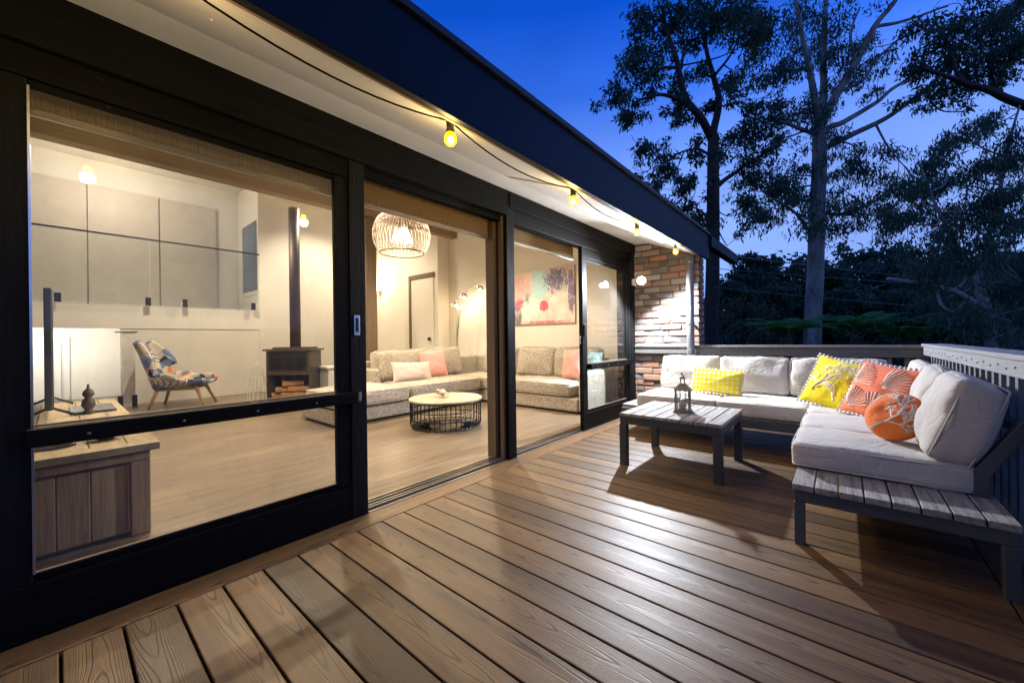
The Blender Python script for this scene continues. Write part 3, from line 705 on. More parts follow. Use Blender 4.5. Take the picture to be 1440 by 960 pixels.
# back supports
bk = MB()
def strut_x(x):
    pts = [(x, -.425, .295), (x, -.475, .295), (x, -.475, .39), (x, -.600, .62), (x, -.565, .645), (x, -.425, .40)]
    bk.poly(pts, (.045, 0, 0))
for x in (2.56, 3.35, 4.1): strut_x(x)
bk.box(2.61, 4.3, -.592, -.560, .565, .61)
for y in (1.55, .75, -.1):
    bk.poly([(4.66, y, .295), (4.71, y, .295), (4.71, y, .39), (4.86, y, .64), (4.82, y, .66), (4.66, y, .40)], (0, .045, 0))
bk.box(4.80, 4.83, -.3, 1.6, .57, .61)
bk.build('back_frame', M['grey_metal'], so, bevel=.004)
def cush(name, c, size, mat=Matrix.Identity(3), **kw):
    mb = MB(); cushion(mb, c, size, mat, **kw); return mb.build(name, M['upholstery'], so, True)
# seat cushions: back run
ZS = .294
for k, (y0, y1) in enumerate(((.885, 1.62), (.21, .88))):
    cush('seat_cushion', (4.245, (y0 + y1) / 2, ZS + .062), (.75, y1 - y0, .118), puff=.012, r=.03, seed=k, wr=.005)
for k, (x0, x1) in enumerate(((2.56, 3.085), (3.09, 3.70), (3.705, 4.62))):
    cush('seat_cushion', ((x0 + x1) / 2, -.115, ZS + .064), (x1 - x0, .66, .122), puff=.012, r=.032, seed=k + 5, wr=.005)
# back cushions
def lean_y(a): # cushion facing -x, thickness axis z -> -x
    m = Matrix(((0, 0, -1), (1, 0, 0), (0, 1, 0)))   # local x->y, local y->z, local z->-x
    return Matrix.Rotation(a, 3, 'Y') @ m
def lean_x(a): # facing +y
    m = Matrix(((1, 0, 0), (0, 0, 1), (0, 1, 0)))
    return Matrix.Rotation(a, 3, 'X') @ m
for k, (y0, y1) in enumerate(((.985, 1.575), (.385, .975), (-.29, .375))):
    cush('back_cushion', (4.56, (y0 + y1) / 2, .595), (y1 - y0, .36, .13), lean_y(R(17)), puff=.022, r=.03, seed=k + 11, wr=.012)
for k, (x0, x1) in enumerate(((2.56, 3.07), (3.08, 3.60), (3.62, 4.20))):
    cush('back_cushion', ((x0 + x1) / 2, -.415, .60), (x1 - x0, .37, .15), lean_x(R(19)), puff=.032, r=.035, seed=k + 21, wr=.014)

# ------------------------------------------------------------------ scatter pillows
def pillow_surf(w, h, t, seed=0, rnd=False):
    def S(x, y, sg):
        if rnd:
            rr_ = math.hypot(x, y); px, py = x, y
            th = t * max(0, 1 - rr_ ** 2.6) ** .62
        else:
            px = x * (1 - .07 * (1 - y * y)); py = y * (1 - .07 * (1 - x * x))
            th = t * (max(0, 1 - abs(x) ** 2.6) * max(0, 1 - abs(y) ** 2.6)) ** .55
        n_ = mnoise.noise(Vector((px * 2.2 + seed * 5.1, py * 2.2, sg))) * .16 + mnoise.noise(Vector((px * 5 + seed, py * 5, sg * 3))) * .07
        return Vector((px * w / 2, py * h / 2, sg * th * (1 + n_)))
    return S
def pillow(name, label, cat, c, rot, w, h, t, mat, pom=None, strokes=None, seed=0, rnd=False, group=None, smat=None, sr=.006):
    S = pillow_surf(w, h, t, seed, rnd); n = 22; mb = MB(); c = Vector(c)
    for sg in (-1, 1):
        vs = []; 
        for j in range(n + 1):
            for i in range(n + 1):
                x = math.sin(PI / 2 * (-1 + 2 * i / n)); y = math.sin(PI / 2 * (-1 + 2 * j / n))
                if rnd:
                    m_ = max(abs(x), abs(y)); hy = math.hypot(x, y); k = m_ / hy if hy > 1e-6 else 1; x, y = x * k, y * k
                vs.append(c + rot @ S(x, y, sg))
        mb.add(vs, [(j * (n + 1) + i, j * (n + 1) + i + 1, (j + 1) * (n + 1) + i + 1, (j + 1) * (n + 1) + i) for j in range(n) for i in range(n)])
    o = mb.build(name, mat, None, True, at=c)
    bm = bmesh.new(); bm.from_mesh(o.data); bmesh.ops.remove_doubles(bm, verts=bm.verts, dist=.0006); bmesh.ops.recalc_face_normals(bm, faces=bm.faces); bm.to_mesh(o.data); bm.free()
    o.data.polygons.foreach_set('use_smooth', [True] * len(o.data.polygons))
    tag(o, label, cat, group)
    if pom:
        pb = MB(); per = 2 * (w + h) if not rnd else PI * w; num = int(per / pom)
        for a in range(num):
            if rnd: th = 2 * PI * a / num; x, y = math.cos(th) * 1.02, math.sin(th) * 1.02
            else:
                q = a / num * 4; s_ = int(q); wq = (q - s_) * 2 - 1; x, y = [(wq, -1), (1, wq), (-wq, 1), (-1, -wq)][s_]
            px = x * (1 - .07 * (1 - y * y)) if not rnd else x; py = y * (1 - .07 * (1 - x * x)) if not rnd else y
            pb.sphere(c + rot @ Vector((px * (w / 2 + .009), py * (h / 2 + .009), 0)), .0105, 7, 5)
        pb.build('pompom_trim', M['pom'], o, True)
    if strokes:
        sb = MB()
        for pts, r0, r1 in strokes:
            P = []
            for (x, y) in pts:
                lim = .93
                if rnd and math.hypot(x, y) > lim: break
                if not rnd and (abs(x) > lim or abs(y) > lim): break
                q = S(x, y, 1); q.z -= r0 * .22; P.append(c + rot @ q)
            if len(P) > 1: sb.tube(P, [r0 + (r1 - r0) * i / (len(P) - 1) for i in range(len(P))], 6, flat=.35)
        sb.build('printed_motif', smat or M['cream_thread'], o, True)
    return o
def coral(seed, start, ang, length, r0, depth=4, spread=.6):
    rn = random.Random(seed); out = []
    def go(x, y, a, L, r, d):
        pts = [(x, y)]; n = 5
        for i in range(n):
            a += rn.uniform(-.16, .16); x += math.cos(a) * L / n; y += math.sin(a) * L / n; pts.append((x, y))
        out.append((pts, r, r * .75))
        if d > 0:
            for k in range(2 + (rn.random() < .45)):
                go(x, y, a + (k - .5) * spread * rn.uniform(.7, 1.35), L * rn.uniform(.62, .85), r * .78, d - 1)
            if rn.random() < .8:
                m_ = pts[3]; go(m_[0], m_[1], a + rn.choice((-1, 1)) * spread * 1.2, L * .5, r * .7, d - 2 if d > 1 else 0)
    go(*start, ang, length, r0 * 1.5, depth); return out
def basis(normal, upish=(0, 0, 1), roll=0):
    z = Vector(normal).normalized(); u_ = Vector(upish); x = u_.cross(z).normalized(); y = z.cross(x)
    return Matrix((x, y, z)).transposed() @ Matrix.Rotation(roll, 3, 'Z')
pillow('lumbar_pillow', 'yellow lattice print rectangular pillow with white pompoms on the long sofa', 'pillow', (4.27, .955, .545), basis((-1, .08, .42), roll=R(-3)), .47, .25, .06, M['lattice'], .026, seed=1, group='bright pillows on the outdoor sofa')
st = coral(2, (-.65, -.5), .9, .42, .007) + coral(5, (.25, -.75), 1.7, .36, .006) + coral(9, (.85, .2), 2.6, .3, .006) + coral(13, (-.5, .55), .1, .3, .005)
pillow('square_pillow', 'large yellow square pillow with cream coral print and pompoms in the sofa corner', 'pillow', (4.00, .03, .605), basis((-.86, .42, .40), roll=R(-12)), .425, .41, .072, M['yellow'], .028, st, 3, group='bright pillows on the outdoor sofa', sr=.005)
fan = []
for cx_, cy_, a0 in ((-.75, -.85, .8), (.15, .1, .55), (-.9, .15, .5), (.2, -.95, 1.1)):
    for k in range(11):
        a = a0 - .75 + k * .15 + .2; fan.append(([(cx_ + math.cos(a) * q, cy_ + math.sin(a) * q) for q in np.linspace(.12, .85, 8)], .0035, .0085))
pillow('square_pillow', 'coral pink square pillow with pale fan stripes behind the round orange pillow', 'pillow', (3.66, -.20, .60), basis((-.72, .62, .42), roll=R(-8)), .42, .40, .07, M['coral'], .028, fan, 4, group='bright pillows on the outdoor sofa')
st = coral(21, (-.15, -.85), 1.05, .60, .012, 5, .7) + coral(23, (-.75, .1), 1.2, .3, .008, 3)
pillow('round_pillow', 'round orange pillow with raised white coral branch lying against the pale cushions', 'pillow', (2.92, -.215, .555), basis((-.72, .55, .50), roll=R(-22)), .285, .27, .064, M['orange'], None, st, 6, True, group='bright pillows on the outdoor sofa')

# ------------------------------------------------------------------ outdoor table + lantern
tb = thing('coffee_table', 'low outdoor table with weathered slat top and charcoal metal legs holding a lantern', 'table', (3.23, .98, 0))
s = MB()
for k in range(8):
    w = .73 / 8; y0 = .615 + k * w; s.box(2.865, 3.585, y0, y0 + w - .007, .384, .408)
s.build('tabletop', M['slat'], tb, bevel=.003)
MB().box(2.87, 2.91, .62, 1.338, .325, .381).box(3.54, 3.58, .62, 1.338, .325, .381).box(2.911, 3.539, .62, .66, .325, .381).box(2.911, 3.539, 1.298, 1.338, .325, .381).build('frame', M['dark_grey_metal'], tb, bevel=.003)
for x in (2.868, 3.528):
    for y in (.617, 1.287): MB().box(x, x + .055, y, y + .055, 0, .3235).build('leg', M['dark_grey_metal'], tb, bevel=.003)
ln = thing('lantern', 'small weathered house shaped lantern with glass sides standing on the outdoor table', 'lantern', (3.19, .958, .408))
Rz = Matrix.Rotation(R(12), 3, 'Z'); L0 = Vector((3.19, .958, .408))
def lb(mb, c, size): return mb.obox(L0 + Rz @ Vector(c), size, Rz)
mb = MB(); lb(mb, (0, 0, .008), (.132, .132, .016)); lb(mb, (0, 0, .021), (.118, .118, .010)); mb.build('base', M['lantern'], ln, bevel=.002)
mb = MB()
for sx in (-1, 1):
    for sy in (-1, 1): lb(mb, (sx * .049, sy * .049, .098), (.014, .014, .142))
for z in (.062, .098, .134):
    for sg in (-1, 1): lb(mb, (0, sg * .049, z), (.084, .005, .005)); lb(mb, (sg * .049, 0, z), (.005, .084, .005))
for q in (-.02, .02):
    for sg in (-1, 1): lb(mb, (q, sg * .049, .098), (.005, .005, .140)); lb(mb, (sg * .049, q, .098), (.005, .005, .140))
mb.build('frame', M['lantern'], ln, bevel=.001)
mb = MB()
for sg in (-1, 1): lb(mb, (0, sg * .045, .098), (.082, .002, .14)); lb(mb, (sg * .045, 0, .098), (.002, .082, .14))
mb.build('pane', M['clear'], ln)
mb = MB(); b_ = [(-.068, -.068, .170), (.068, -.068, .170), (.068, .068, .170), (-.068, .068, .170)]; t_ = [(-.020, -.020, .226), (.020, -.020, .226), (.020, .020, .226), (-.020, .020, .226)]
mb.add([L0 + Rz @ Vector(p) for p in b_ + t_], [(3, 2, 1, 0), (4, 5, 6, 7), (0, 1, 5, 4), (1, 2, 6, 5), (2, 3, 7, 6), (3, 0, 4, 7)])
for sx in (-1, 1):
    for sy in (-1, 1): lb(mb, (sx * .014, sy * .014, .244), (.007, .007, .034))
lb(mb, (0, 0, .264), (.052, .052, .006)); lb(mb, (0, 0, .272), (.034, .034, .010))
mb.build('roof', M['lantern'], ln, bevel=.001)
MB().tube([L0 + Vector((math.cos(a) * .016, math.sin(a) * .006, .292 + math.sin(a) * .016)) for a in np.linspace(0, 2 * PI, 16, endpoint=False)], .003, 6, closed=True).build('ring', M['black_metal'], ln, True)
MB().lathe(L0 + Vector((0, 0, .026)), [(.022, 0), (.022, .07), (.018, .074)], 14).build('candle', M['candle'], ln, True)

# ------------------------------------------------------------------ interior furniture
# tv cabinet
tc_ = thing('tv_cabinet', 'rustic timber television cabinet just inside the left glass door', 'cabinet', (.05, 2.78, .012))
tp = MB()
for x0, x1 in ((-.26, -.09), (-.088, .10), (.102, .235), (.237, .352)): tp.box(x0, x1, 2.86, 5.3, .444, .482)
tp.box(-.26, .352, 2.755, 2.858, .444, .482); tp.build('top', M['rustic_top'], tc_, bevel=.004)
MB().box(-.22, .31, 2.80, 5.25, .03, .440).build('body', M['rustic_body'], tc_, bevel=.004)
ep = MB()
for x0, x1 in ((-.22, -.115), (-.112, -.01), (-.007, .10), (.103, .235)): ep.box(x0, x1, 2.788, 2.799, .04, .385)
ep.build('end_panel', M['rustic_body'], tc_, bevel=.003)
MB().box(.24, .315, 2.776, 2.799, .014, .395).box(-.22, .315, 2.772, 2.799, .397, .440).box(.225, .2385, 2.782, 2.799, .04, .395).build('end_frame', M['rustic_body'], tc_, bevel=.004)
tv = thing('television', 'flat black television seen edge on above the rustic cabinet', 'television', (-.02, 4.7, .482))
MB().box(-.055, -.018, 4.02, 5.40, .56, 1.38).build('casing', M['dark_grey_metal'], tv, bevel=.006)
MB().box(-.0178, -.015, 4.035, 5.385, .575, 1.365).build('screen', M['screen_black'], tv)
mb = MB()
for y in (4.25, 5.1): mb.tube([(-.16, y, .49), (-.035, y, .56), (.09, y, .49)], .01, 6)
mb.build('foot', M['black_metal'], tv)
def lathe_thing(name, label, cat, c, prof, mat, n=20):
    o = MB().lathe(c, prof, n).build(name, mat, None, True, at=c); return tag(o, label, cat)
lathe_thing('figurine', 'small dark turned ornament on the far part of the television cabinet', 'ornament', (.15, 4.28, .482), [(.03, 0), (.034, .015), (.02, .035), (.038, .065), (.034, .10), (.018, .12), (.032, .145), (.027, .17), (.009, .19), (.006, .22), (.0, .225)], M['dark_bronze'])
tag(MB().box(.06, .30, 4.30, 4.75, .482, .500).build('tray', M['grey_metal'], at=(.18, 4.5, .482), bevel=.004), 'flat grey tray lying behind the dark ornament on the television cabinet', 'tray')
lathe_thing('bowl', 'small dark bowl on the near end of the television cabinet', 'bowl', (.17, 3.06, .482), [(.03, 0), (.035, .006), (.06, .03), (.072, .045), (.066, .045), (.05, .022), (.0, .012)], M['dark_bronze'])
mg = thing('magazine_stack', 'low stack of magazines at the near left of the television cabinet', 'magazines', (-.06, 3.08, .482))
for k in range(3): MB().obox((-.07, 3.08, .490 + k * .013), (.24, .19, .012), Matrix.Rotation(R(8 - 9 * k), 3, 'Z')).build('magazine', M['magazine'], mg, bevel=.002)

# armchair
ac = thing('armchair', 'patchwork wing armchair on splayed honey timber legs by the white wall', 'armchair', (1.25, 8.0, .012))
def shell_pt(s, t):
    # s: along profile 0 front edge -> 1 top of back ; t: -1..1 across.  chair faces +x (slightly to camera)
    if s < .5: q = s / .5; x = .40 - .62 * q; z = .40 - .10 * math.sin(q * PI * .5)
    else: q = (s - .5) / .5; x = -.22 - .22 * q - .06 * q * q; z = .30 + .70 * q
    hw = .30 + .12 * math.sin(s * PI) - (.10 * max(0, s - .8) / .2)
    y = t * hw; wing = abs(t) ** 3
    lift = (.20 * math.exp(-((s - .42) / .20) ** 2) + .04) * wing
    fwd = .17 * math.exp(-((s - .80) / .25) ** 2) * wing
    return Vector((x + fwd, y, z + lift))
Ra = Matrix.Rotation(R(-28), 3, 'Z'); A0 = Vector((1.27, 8.0, .012))
sh = MB(); n1, n2 = 26, 18
for off in (0, .055):
    vs = []
    for i in range(n1 + 1):
        for j in range(n2 + 1):
            s_, t_ = i / n1, -1 + 2 * j / n2; p = shell_pt(s_, t_)
            e = .001; du = shell_pt(min(1, s_ + e), t_) - shell_pt(max(0, s_ - e), t_); dv = shell_pt(s_, min(1, t_ + e)) - shell_pt(s_, max(-1, t_ - e))
            nn = du.cross(dv).normalized(); vs.append(A0 + Ra @ (p + nn * off * (1 - .5 * abs(t_) ** 6)))
    sh.add(vs, [(i * (n2 + 1) + j, i * (n2 + 1) + j + 1, (i + 1) * (n2 + 1) + j + 1, (i + 1) * (n2 + 1) + j) for i in range(n1) for j in range(n2)])
o1 = (n1 + 1) * (n2 + 1)
edge = [(0, j) for j in range(n2 + 1)] + [(i, n2) for i in range(1, n1 + 1)] + [(n1, j) for j in range(n2 - 1, -1, -1)] + [(i, 0) for i in range(n1 - 1, 0, -1)]
ids = [i * (n2 + 1) + j for i, j in edge]
sh.f += [[a, b, b + o1, a + o1] for a, b in zip(ids, ids[1:] + ids[:1])]; sh.mi += [0] * len(ids); sh.tone += [None] * len(ids)
sh.build('shell', M['patch'], ac, True)
sc_ = MB(); cushion(sc_, A0 + Ra @ Vector((.10, 0, .405)), (.56, .50, .10), Ra @ Matrix.Rotation(R(-7), 3, 'Y'), r=.04, puff=.03, piping=False, wr=.003); sc_.build('seat_cushion', M['patch'], ac, True)
for sx, sy in ((.26, .2), (.26, -.2), (-.2, .2), (-.2, -.2)):
    MB().tube([A0 + Ra @ Vector((sx, sy, .32)), A0 + Ra @ Vector((sx * 1.5, sy * 1.35, 0))], [.028, .017], 10).build('leg', M['honey_wood'], ac, True)
MB().tube([A0 + Ra @ Vector((-.2, -.2, .28)), A0 + Ra @ Vector((.26, -.2, .28)), A0 + Ra @ Vector((.26, .2, .28)), A0 + Ra @ Vector((-.2, .2, .28))], .022, 8, closed=True).build('rail', M['honey_wood'], ac)

# wood stove
S0 = Vector((2.66, 7.2, .012)); Rs = Matrix.Rotation(R(132), 3, 'Z')   # local -y... front is local +y
def sv(mb, c, size): return mb.obox(S0 + Rs @ Vector(c), size, Rs)
stv = thing('wood_stove', 'freestanding brown iron wood stove with tall flue standing against the back wall', 'stove', S0)
mb = MB(); sv(mb, (0, 0, .44), (.72, .42, .02)); sv(mb, (-.35, 0, .215), (.02, .42, .43)); sv(mb, (.35, 0, .215), (.02, .42, .43)); sv(mb, (0, -.20, .215), (.68, .02, .43)); sv(mb, (0, 0, .01), (.68, .40, .02))
sv(mb, (0, 0, .64), (.72, .42, .38)); mb.build('body', M['iron'], stv, bevel=.006)
mb = MB(); sv(mb, (0, 0, .85), (.80, .48, .03)); sv(mb, (0, -.04, .88), (.60, .34, .03)); mb.build('top_plate', M['iron'], stv, bevel=.004)
mb = MB(); sv(mb, (0, .215, .66), (.62, .02, .30)); d_ = mb.build('door', M['black_metal'], stv, bevel=.004)
mb = MB(); sv(mb, (0, .227, .67), (.48, .006, .20)); mb.build('pane', M['screen_black'], d_)
MB().tube([S0 + Rs @ Vector((0, -.04, .895)), S0 + Rs @ Vector((0, -.04, 3.3))], .085, 20).build('flue', M['iron'], stv, True)
rn = random.Random(5)
for k, (x, y, z, a) in enumerate(((-.18, .02, .075, 12), (.02, .06, .075, -15), (.2, .03, .075, 20), (-.1, .05, .175, -10), (.12, .05, .175, 15), (0, .05, .27, 5))):
    c = S0 + Rs @ Vector((x, y, z)); dv = Rs @ Matrix.Rotation(R(a), 3, 'Z') @ Vector((.15, .06, 0))
    lg = MB().tube([c - dv, c + dv], .052, 7).build('firewood', M['firewood'], at=c)
    tag(lg, 'split firewood log stacked inside the open base of the iron stove', 'log', 'firewood under the stove')
wl_ = thing('wire_stand', 'tall white wire fireside stand on the floor left of the iron stove', 'stand', (2.16, 7.4, .012)); mb = MB()
for k in range(14):
    a = 2 * PI * k / 14; mb.tube([(2.16 + math.cos(a) * r_, 7.4 + math.sin(a) * r_, z) for r_, z in ((.15, .02), (.14, .20), (.10, .42), (.06, .58), (.02, .66))], .005, 5)
for r_, z in ((.15, .02), (.10, .42), (.02, .66)): mb.tube([(2.16 + math.cos(a) * r_, 7.4 + math.sin(a) * r_, z) for a in np.linspace(0, 2 * PI, 24, endpoint=False)], .006, 5, closed=True)
mb.build('wire_frame', M['white_paint'], wl_)
wc = thing('white_chest', 'carved white chest partly hidden beside the iron wood stove', 'chest', (3.4, 6.9, .012))
MB().box(3.02, 3.75, 6.72, 7.1, .04, .52).build('body', M['white_paint'], wc, bevel=.006)
MB().box(2.99, 3.78, 6.69, 7.13, .522, .56).build('lid', M['white_paint'], wc, bevel=.008)
for x0 in (3.07, 3.30, 3.53): 
    d_ = MB().box(x0, x0 + .20, 6.705, 6.719, .10, .46).build('drawer_front', M['white_paint'], wc, bevel=.006)
    MB().sphere((x0 + .10, 6.695, .30), .014, 8, 6).build('knob', M['dark_bronze'], d_, True)

# tweed corner couch
co = thing('corner_couch', 'beige tweed corner couch filling the far side of the living room', 'couch', (4.3, 4.6, .012))
MB().box(2.02, 4.33, 4.37, 5.28, .035, .215).box(4.345, 5.18, 2.60, 5.28, .035, .215).build('base', M['tweed'], co, bevel=.025)
MB().box(2.06, 5.1, 4.42, 5.2, .012, .034).box(4.4, 5.1, 2.6, 5.2, .012, .034).build('plinth', M['void'], co)
def tc2(name, c, size, mat=Matrix.Identity(3), **kw):
    mb = MB(); cushion(mb, c, size, mat, **kw); return mb.build(name, M['tweed'], co, True)
tc2('seat_cushion', (2.50, 4.72, .315), (.98, .86, .18), r=.05, puff=.02, seed=1, pr=.005)
tc2('seat_cushion', (3.66, 4.72, .315), (1.30, .86, .18), r=.05, puff=.02, seed=2, pr=.005)
tc2('seat_cushion', (4.72, 3.32, .315), (.78, 1.22, .18), r=.05, puff=.02, seed=3, pr=.005)
tc2('seat_cushion', (4.72, 4.50, .315), (.78, 1.08, .18), r=.05, puff=.02, seed=4, pr=.005)
MB().box(2.88, 5.18, 5.285, 5.40, .035, .70).box(5.182, 5.275, 2.60, 5.40, .035, .70).build('back_frame', M['tweed'], co, bevel=.03)
MB().box(4.345, 5.18, 2.47, 2.595, .035, .56).build('arm', M['tweed'], co, bevel=.035)
MB().box(2.86, 2.955, 4.93, 5.284, .22, .60).build('arm', M['tweed'], co, bevel=.035)
lb_ = Matrix(((1, 0, 0), (0, 0, -1), (0, 1, 0)))
for k, (x0, x1, z) in enumerate(((2.96, 3.76, .62), (3.78, 4.55, .63))):
    tc2('back_cushion', ((x0 + x1) / 2, 5.13, z), (x1 - x0, .46, .20), Matrix.Rotation(R(-10), 3, 'X') @ lb_, r=.06, puff=.05, seed=k + 6, wr=.012, pr=.005)
for k, (y0, y1) in enumerate(((2.62, 3.35), (3.37, 4.1), (4.12, 4.85))):
    tc2('back_cushion', (5.03, (y0 + y1) / 2, .62), (y1 - y0, .46, .20), lean_y(R(10)), r=.06, puff=.05, seed=k + 16, wr=.012, pr=.005)
pillow('pink_pillow', 'salmon pink square pillow behind the oatmeal lumbar pillow on the left couch', 'pillow', (3.86, 4.93, .62), basis((-.25, -1, .25), roll=R(3)), .46, .44, .08, M['pink'], None, None, 8, group='pillows on the indoor couch')
pillow('lumbar_pillow', 'pale oatmeal lumbar pillow in front of the salmon pink pillow on the couch', 'pillow', (3.36, 4.78, .54), basis((-.15, -1, .40), roll=R(-2)), .62, .30, .08, M['blush'], None, None, 9, group='pillows on the indoor couch')
pillow('pink_pillow', 'dusty pink pillow leaning at the near end of the right couch', 'pillow', (4.74, 2.90, .63), basis((-1, .35, .20), roll=R(6)), .46, .44, .08, M['pink'], None, None, 10, group='pillows on the indoor couch')
pillow('teal_pillow', 'teal patterned pillow tucked behind the dusty pink pillow on the right couch', 'pillow', (4.86, 2.74, .61), basis((-1, .1, .22), roll=R(-4)), .46, .42, .08, M['teal'], None, None, 12, group='pillows on the indoor couch')

# round wire coffee table
ct = thing('wire_table', 'round pale topped coffee table with black wire basket base on the plank floor', 'table', (2.9, 3.48, .012))
T0 = Vector((2.9, 3.48, .012))
MB().lathe(T0, [(.0, .302), (.405, .302), (.415, .308), (.415, .322), (.408, .328), (.0, .328)], 48, False).build('tabletop', M['marble'], ct, False, bevel=0)
wb = MB()
for z, r_ in ((.296, .40), (.20, .40), (.11, .40), (.02, .385)): wb.tube([T0 + Vector((math.cos(a) * r_, math.sin(a) * r_, z)) for a in np.linspace(0, 2 * PI, 48, endpoint=False)], .0055, 6, closed=True)
for k in range(44):
    a = 2 * PI * k / 44; ca, sa = math.cos(a), math.sin(a)
    wb.tube([T0 + Vector((ca * .40, sa * .40, .298)), T0 + Vector((ca * .40, sa * .40, .05)), T0 + Vector((ca * .385, sa * .385, .012)), T0 + Vector((ca * .20, sa * .20, .008))], .0045, 5)
wb.build('wire_basket', M['black_metal'], ct)
bo = thing('shell_bowl', 'small glass bowl of shells on the round wire coffee table', 'bowl', (2.86, 3.50, .34))
B0 = Vector((2.86, 3.50, .34))
MB().lathe(B0, [(.035, 0), (.07, .02), (.09, .05), (.088, .05), (.066, .022), (.0, .008)], 24, False).build('bowl', M['clear'], bo, True)
rn = random.Random(2); mb = MB()
for k in range(9): mb.sphere(B0 + Vector((rn.uniform(-.05, .05), rn.uniform(-.05, .05), rn.uniform(.03, .075))), rn.uniform(.022, .034), 9, 6, (1, rn.uniform(.6, 1), rn.uniform(.6, .9)))
mb.build('shells', M['shell'], bo, True)

# arc floor lamp
fl2 = thing('floor_lamp', 'chrome arc floor lamp with three small dome heads in the cream corner', 'lamp', (5.06, 5.72, .012))
MB().lathe((5.06, 5.72, .012), [(.15, 0), (.15, .025), (.14, .03)], 24).build('base', M['chrome'], fl2)
heads = [(4.98, 5.66, 1.66), (4.98, 5.42, 1.80), (4.98, 4.98, 1.90)]
for k, hd in enumerate(heads):
    hd = Vector(hd); p0 = Vector((5.06, 5.72, .04)); pts = []
    for t in np.linspace(0, 1, 18):
        top = max(hd.z + .06, 1.5)
        a = p0; b = Vector((5.06, 5.74, 1.5 + .2 * k)); c = Vector((5.04, 5.62 - .12 * k, hd.z + .16)); d = hd + Vector((0, 0, .06))
        pts.append(a * (1 - t) ** 3 + b * 3 * t * (1 - t) ** 2 + c * 3 * t * t * (1 - t) + d * t ** 3)
    MB().tube(pts, .008, 8).build('stem', M['chrome'], fl2, True)
    s_ = MB().lathe(hd, [(.075, -.01), (.072, .02), (.055, .05), (.02, .068), (.008, .075)], 20, False).build('lamp_shade', M['chrome'], fl2, True)
    MB().sphere(hd + Vector((0, 0, .012)), .03, 12, 8).build('bulb', M['bulb_warm'], s_, True)
    light('POINT', 'floor_lamp_light', hd + Vector((0, 0, -.045)), 2.6, WARM, .04)

# painting
pt = thing('painting', 'large abstract canvas in pinks, creams and dark strokes above the right couch', 'painting', (5.27, 3.79, 1.25))
MB().box(5.252, 5.284, 3.174, 4.41, 1.245, 2.145).build('canvas', M['art'], pt, bevel=.003)

# pendant
P0 = Vector((2.32, 3.45, 2.08))
pe = thing('pendant_lamp', 'white wire cage pendant lamp with glowing bulbs hanging above the round coffee table', 'lamp', P0)
pc = MB(); nw = 44
def prof(t):  # 0 bottom .. 1 top
    a = -.80 + t * 2.0; return (.288 * math.cos(a * .98) ** .8 if math.cos(a) > 0 else .02, .235 * math.sin(a) / math.sin(.8) * .78)
for k in range(nw):
    a = 2 * PI * k / nw; pts = []
    for t in np.linspace(0, 1, 14):
        r_, z = prof(t); pts.append(P0 + Vector((math.cos(a) * r_, math.sin(a) * r_, z)))
    pc.tube(pts, .0021, 5)
M['cage'] = simple('pale rose metal', (.50, .43, .42), .35, .3)
pc.build('wire_cage', M['cage'], pe, True)
r_, z = prof(0)
MB().tube([P0 + Vector((math.cos(a) * r_, math.sin(a) * r_, z)) for a in np.linspace(0, 2 * PI, 40, endpoint=False)], .006, 8, closed=True).build('bottom_ring', M['black_metal'], pe, True)
ic = MB()
for k in range(24):
    a = 2 * PI * k / 24; ic.tube([P0 + Vector((math.cos(a) * .05, math.sin(a) * .05, .10)), P0 + Vector((math.cos(a) * .13, math.sin(a) * .13, -.14))], .002, 5)
ic.build('inner_cage', M['cage'], pe, True)
MB().tube([P0 + Vector((0, 0, .2)), P0 + Vector((0, 0, .72))], .006, 6).build('cord', M['white_paint'], pe)
for dx, dy, dz in ((.05, .03, .06), (-.04, .02, -.03), (.0, -.05, -.06)):
    MB().sphere(P0 + Vector((dx, dy, dz)), .032, 12, 8, (1, 1, 1.2)).build('bulb', M['bulb_warm'], pe, True)
light('POINT', 'pendant_light', P0 + Vector((0, 0, -.02)), 20, WARM, .07)
# wall light
wl = thing('wall_light', 'small glowing wall light behind the brown interior post', 'lamp', (4.95, 8.35, 2.25))
MB().box(4.93, 4.998, 8.28, 8.42, 2.15, 2.35).build('shade', M['white_paint'], wl, bevel=.01)
MB().box(4.92, 4.929, 8.30, 8.40, 2.17, 2.33).build('diffuser', M['bulb_warm'], wl)
light('POINT', 'wall_light_glow', (4.85, 8.35, 2.40), 14, WARM, .05)
# recessed downlights
dlr = None
for k, (x, y) in enumerate(((.7, 4.2), (2.0, 4.6), (3.9, 3.9), (1.2, 7.3), (3.6, 7.6))):
    z = 2.44 + (y - 2.3) * .296 - .012
    dl = thing('downlight', ['round recessed downlight in the ceiling above the television cabinet', 'round recessed downlight in the ceiling left of the pendant lamp', 'round recessed downlight in the ceiling above the right couch', 'round recessed downlight in the ceiling above the patchwork armchair', 'round recessed downlight in the ceiling near the interior door'][k], 'downlight', (x, y, z), 'ceiling downlights')
    MB().lathe((x, y, z), [(.03, .01), (.045, -.004), (.05, -.004), (.05, .012)], 20, False).build('trim', M['white_paint'], dl)
    MB().lathe((x, y, z), [(.0, .002), (.034, .002), (.034, .006)], 16, False).build('diffuser', M['bulb_dim'], dl)
    light('SPOT', 'downlight_beam', (x, y, z - .03), (74, 90, 84, 128, 104)[k], (1., .85, .62), .04, (x, y, 0), 130, .6)
light('POINT', 'stair_light', (-.1, 9.6, 1.1), 19, (1, .95, .85), .1)
light('POINT', 'loft_light', (.6, 9.2, 3.9), 26, (1, .86, .66), .1)

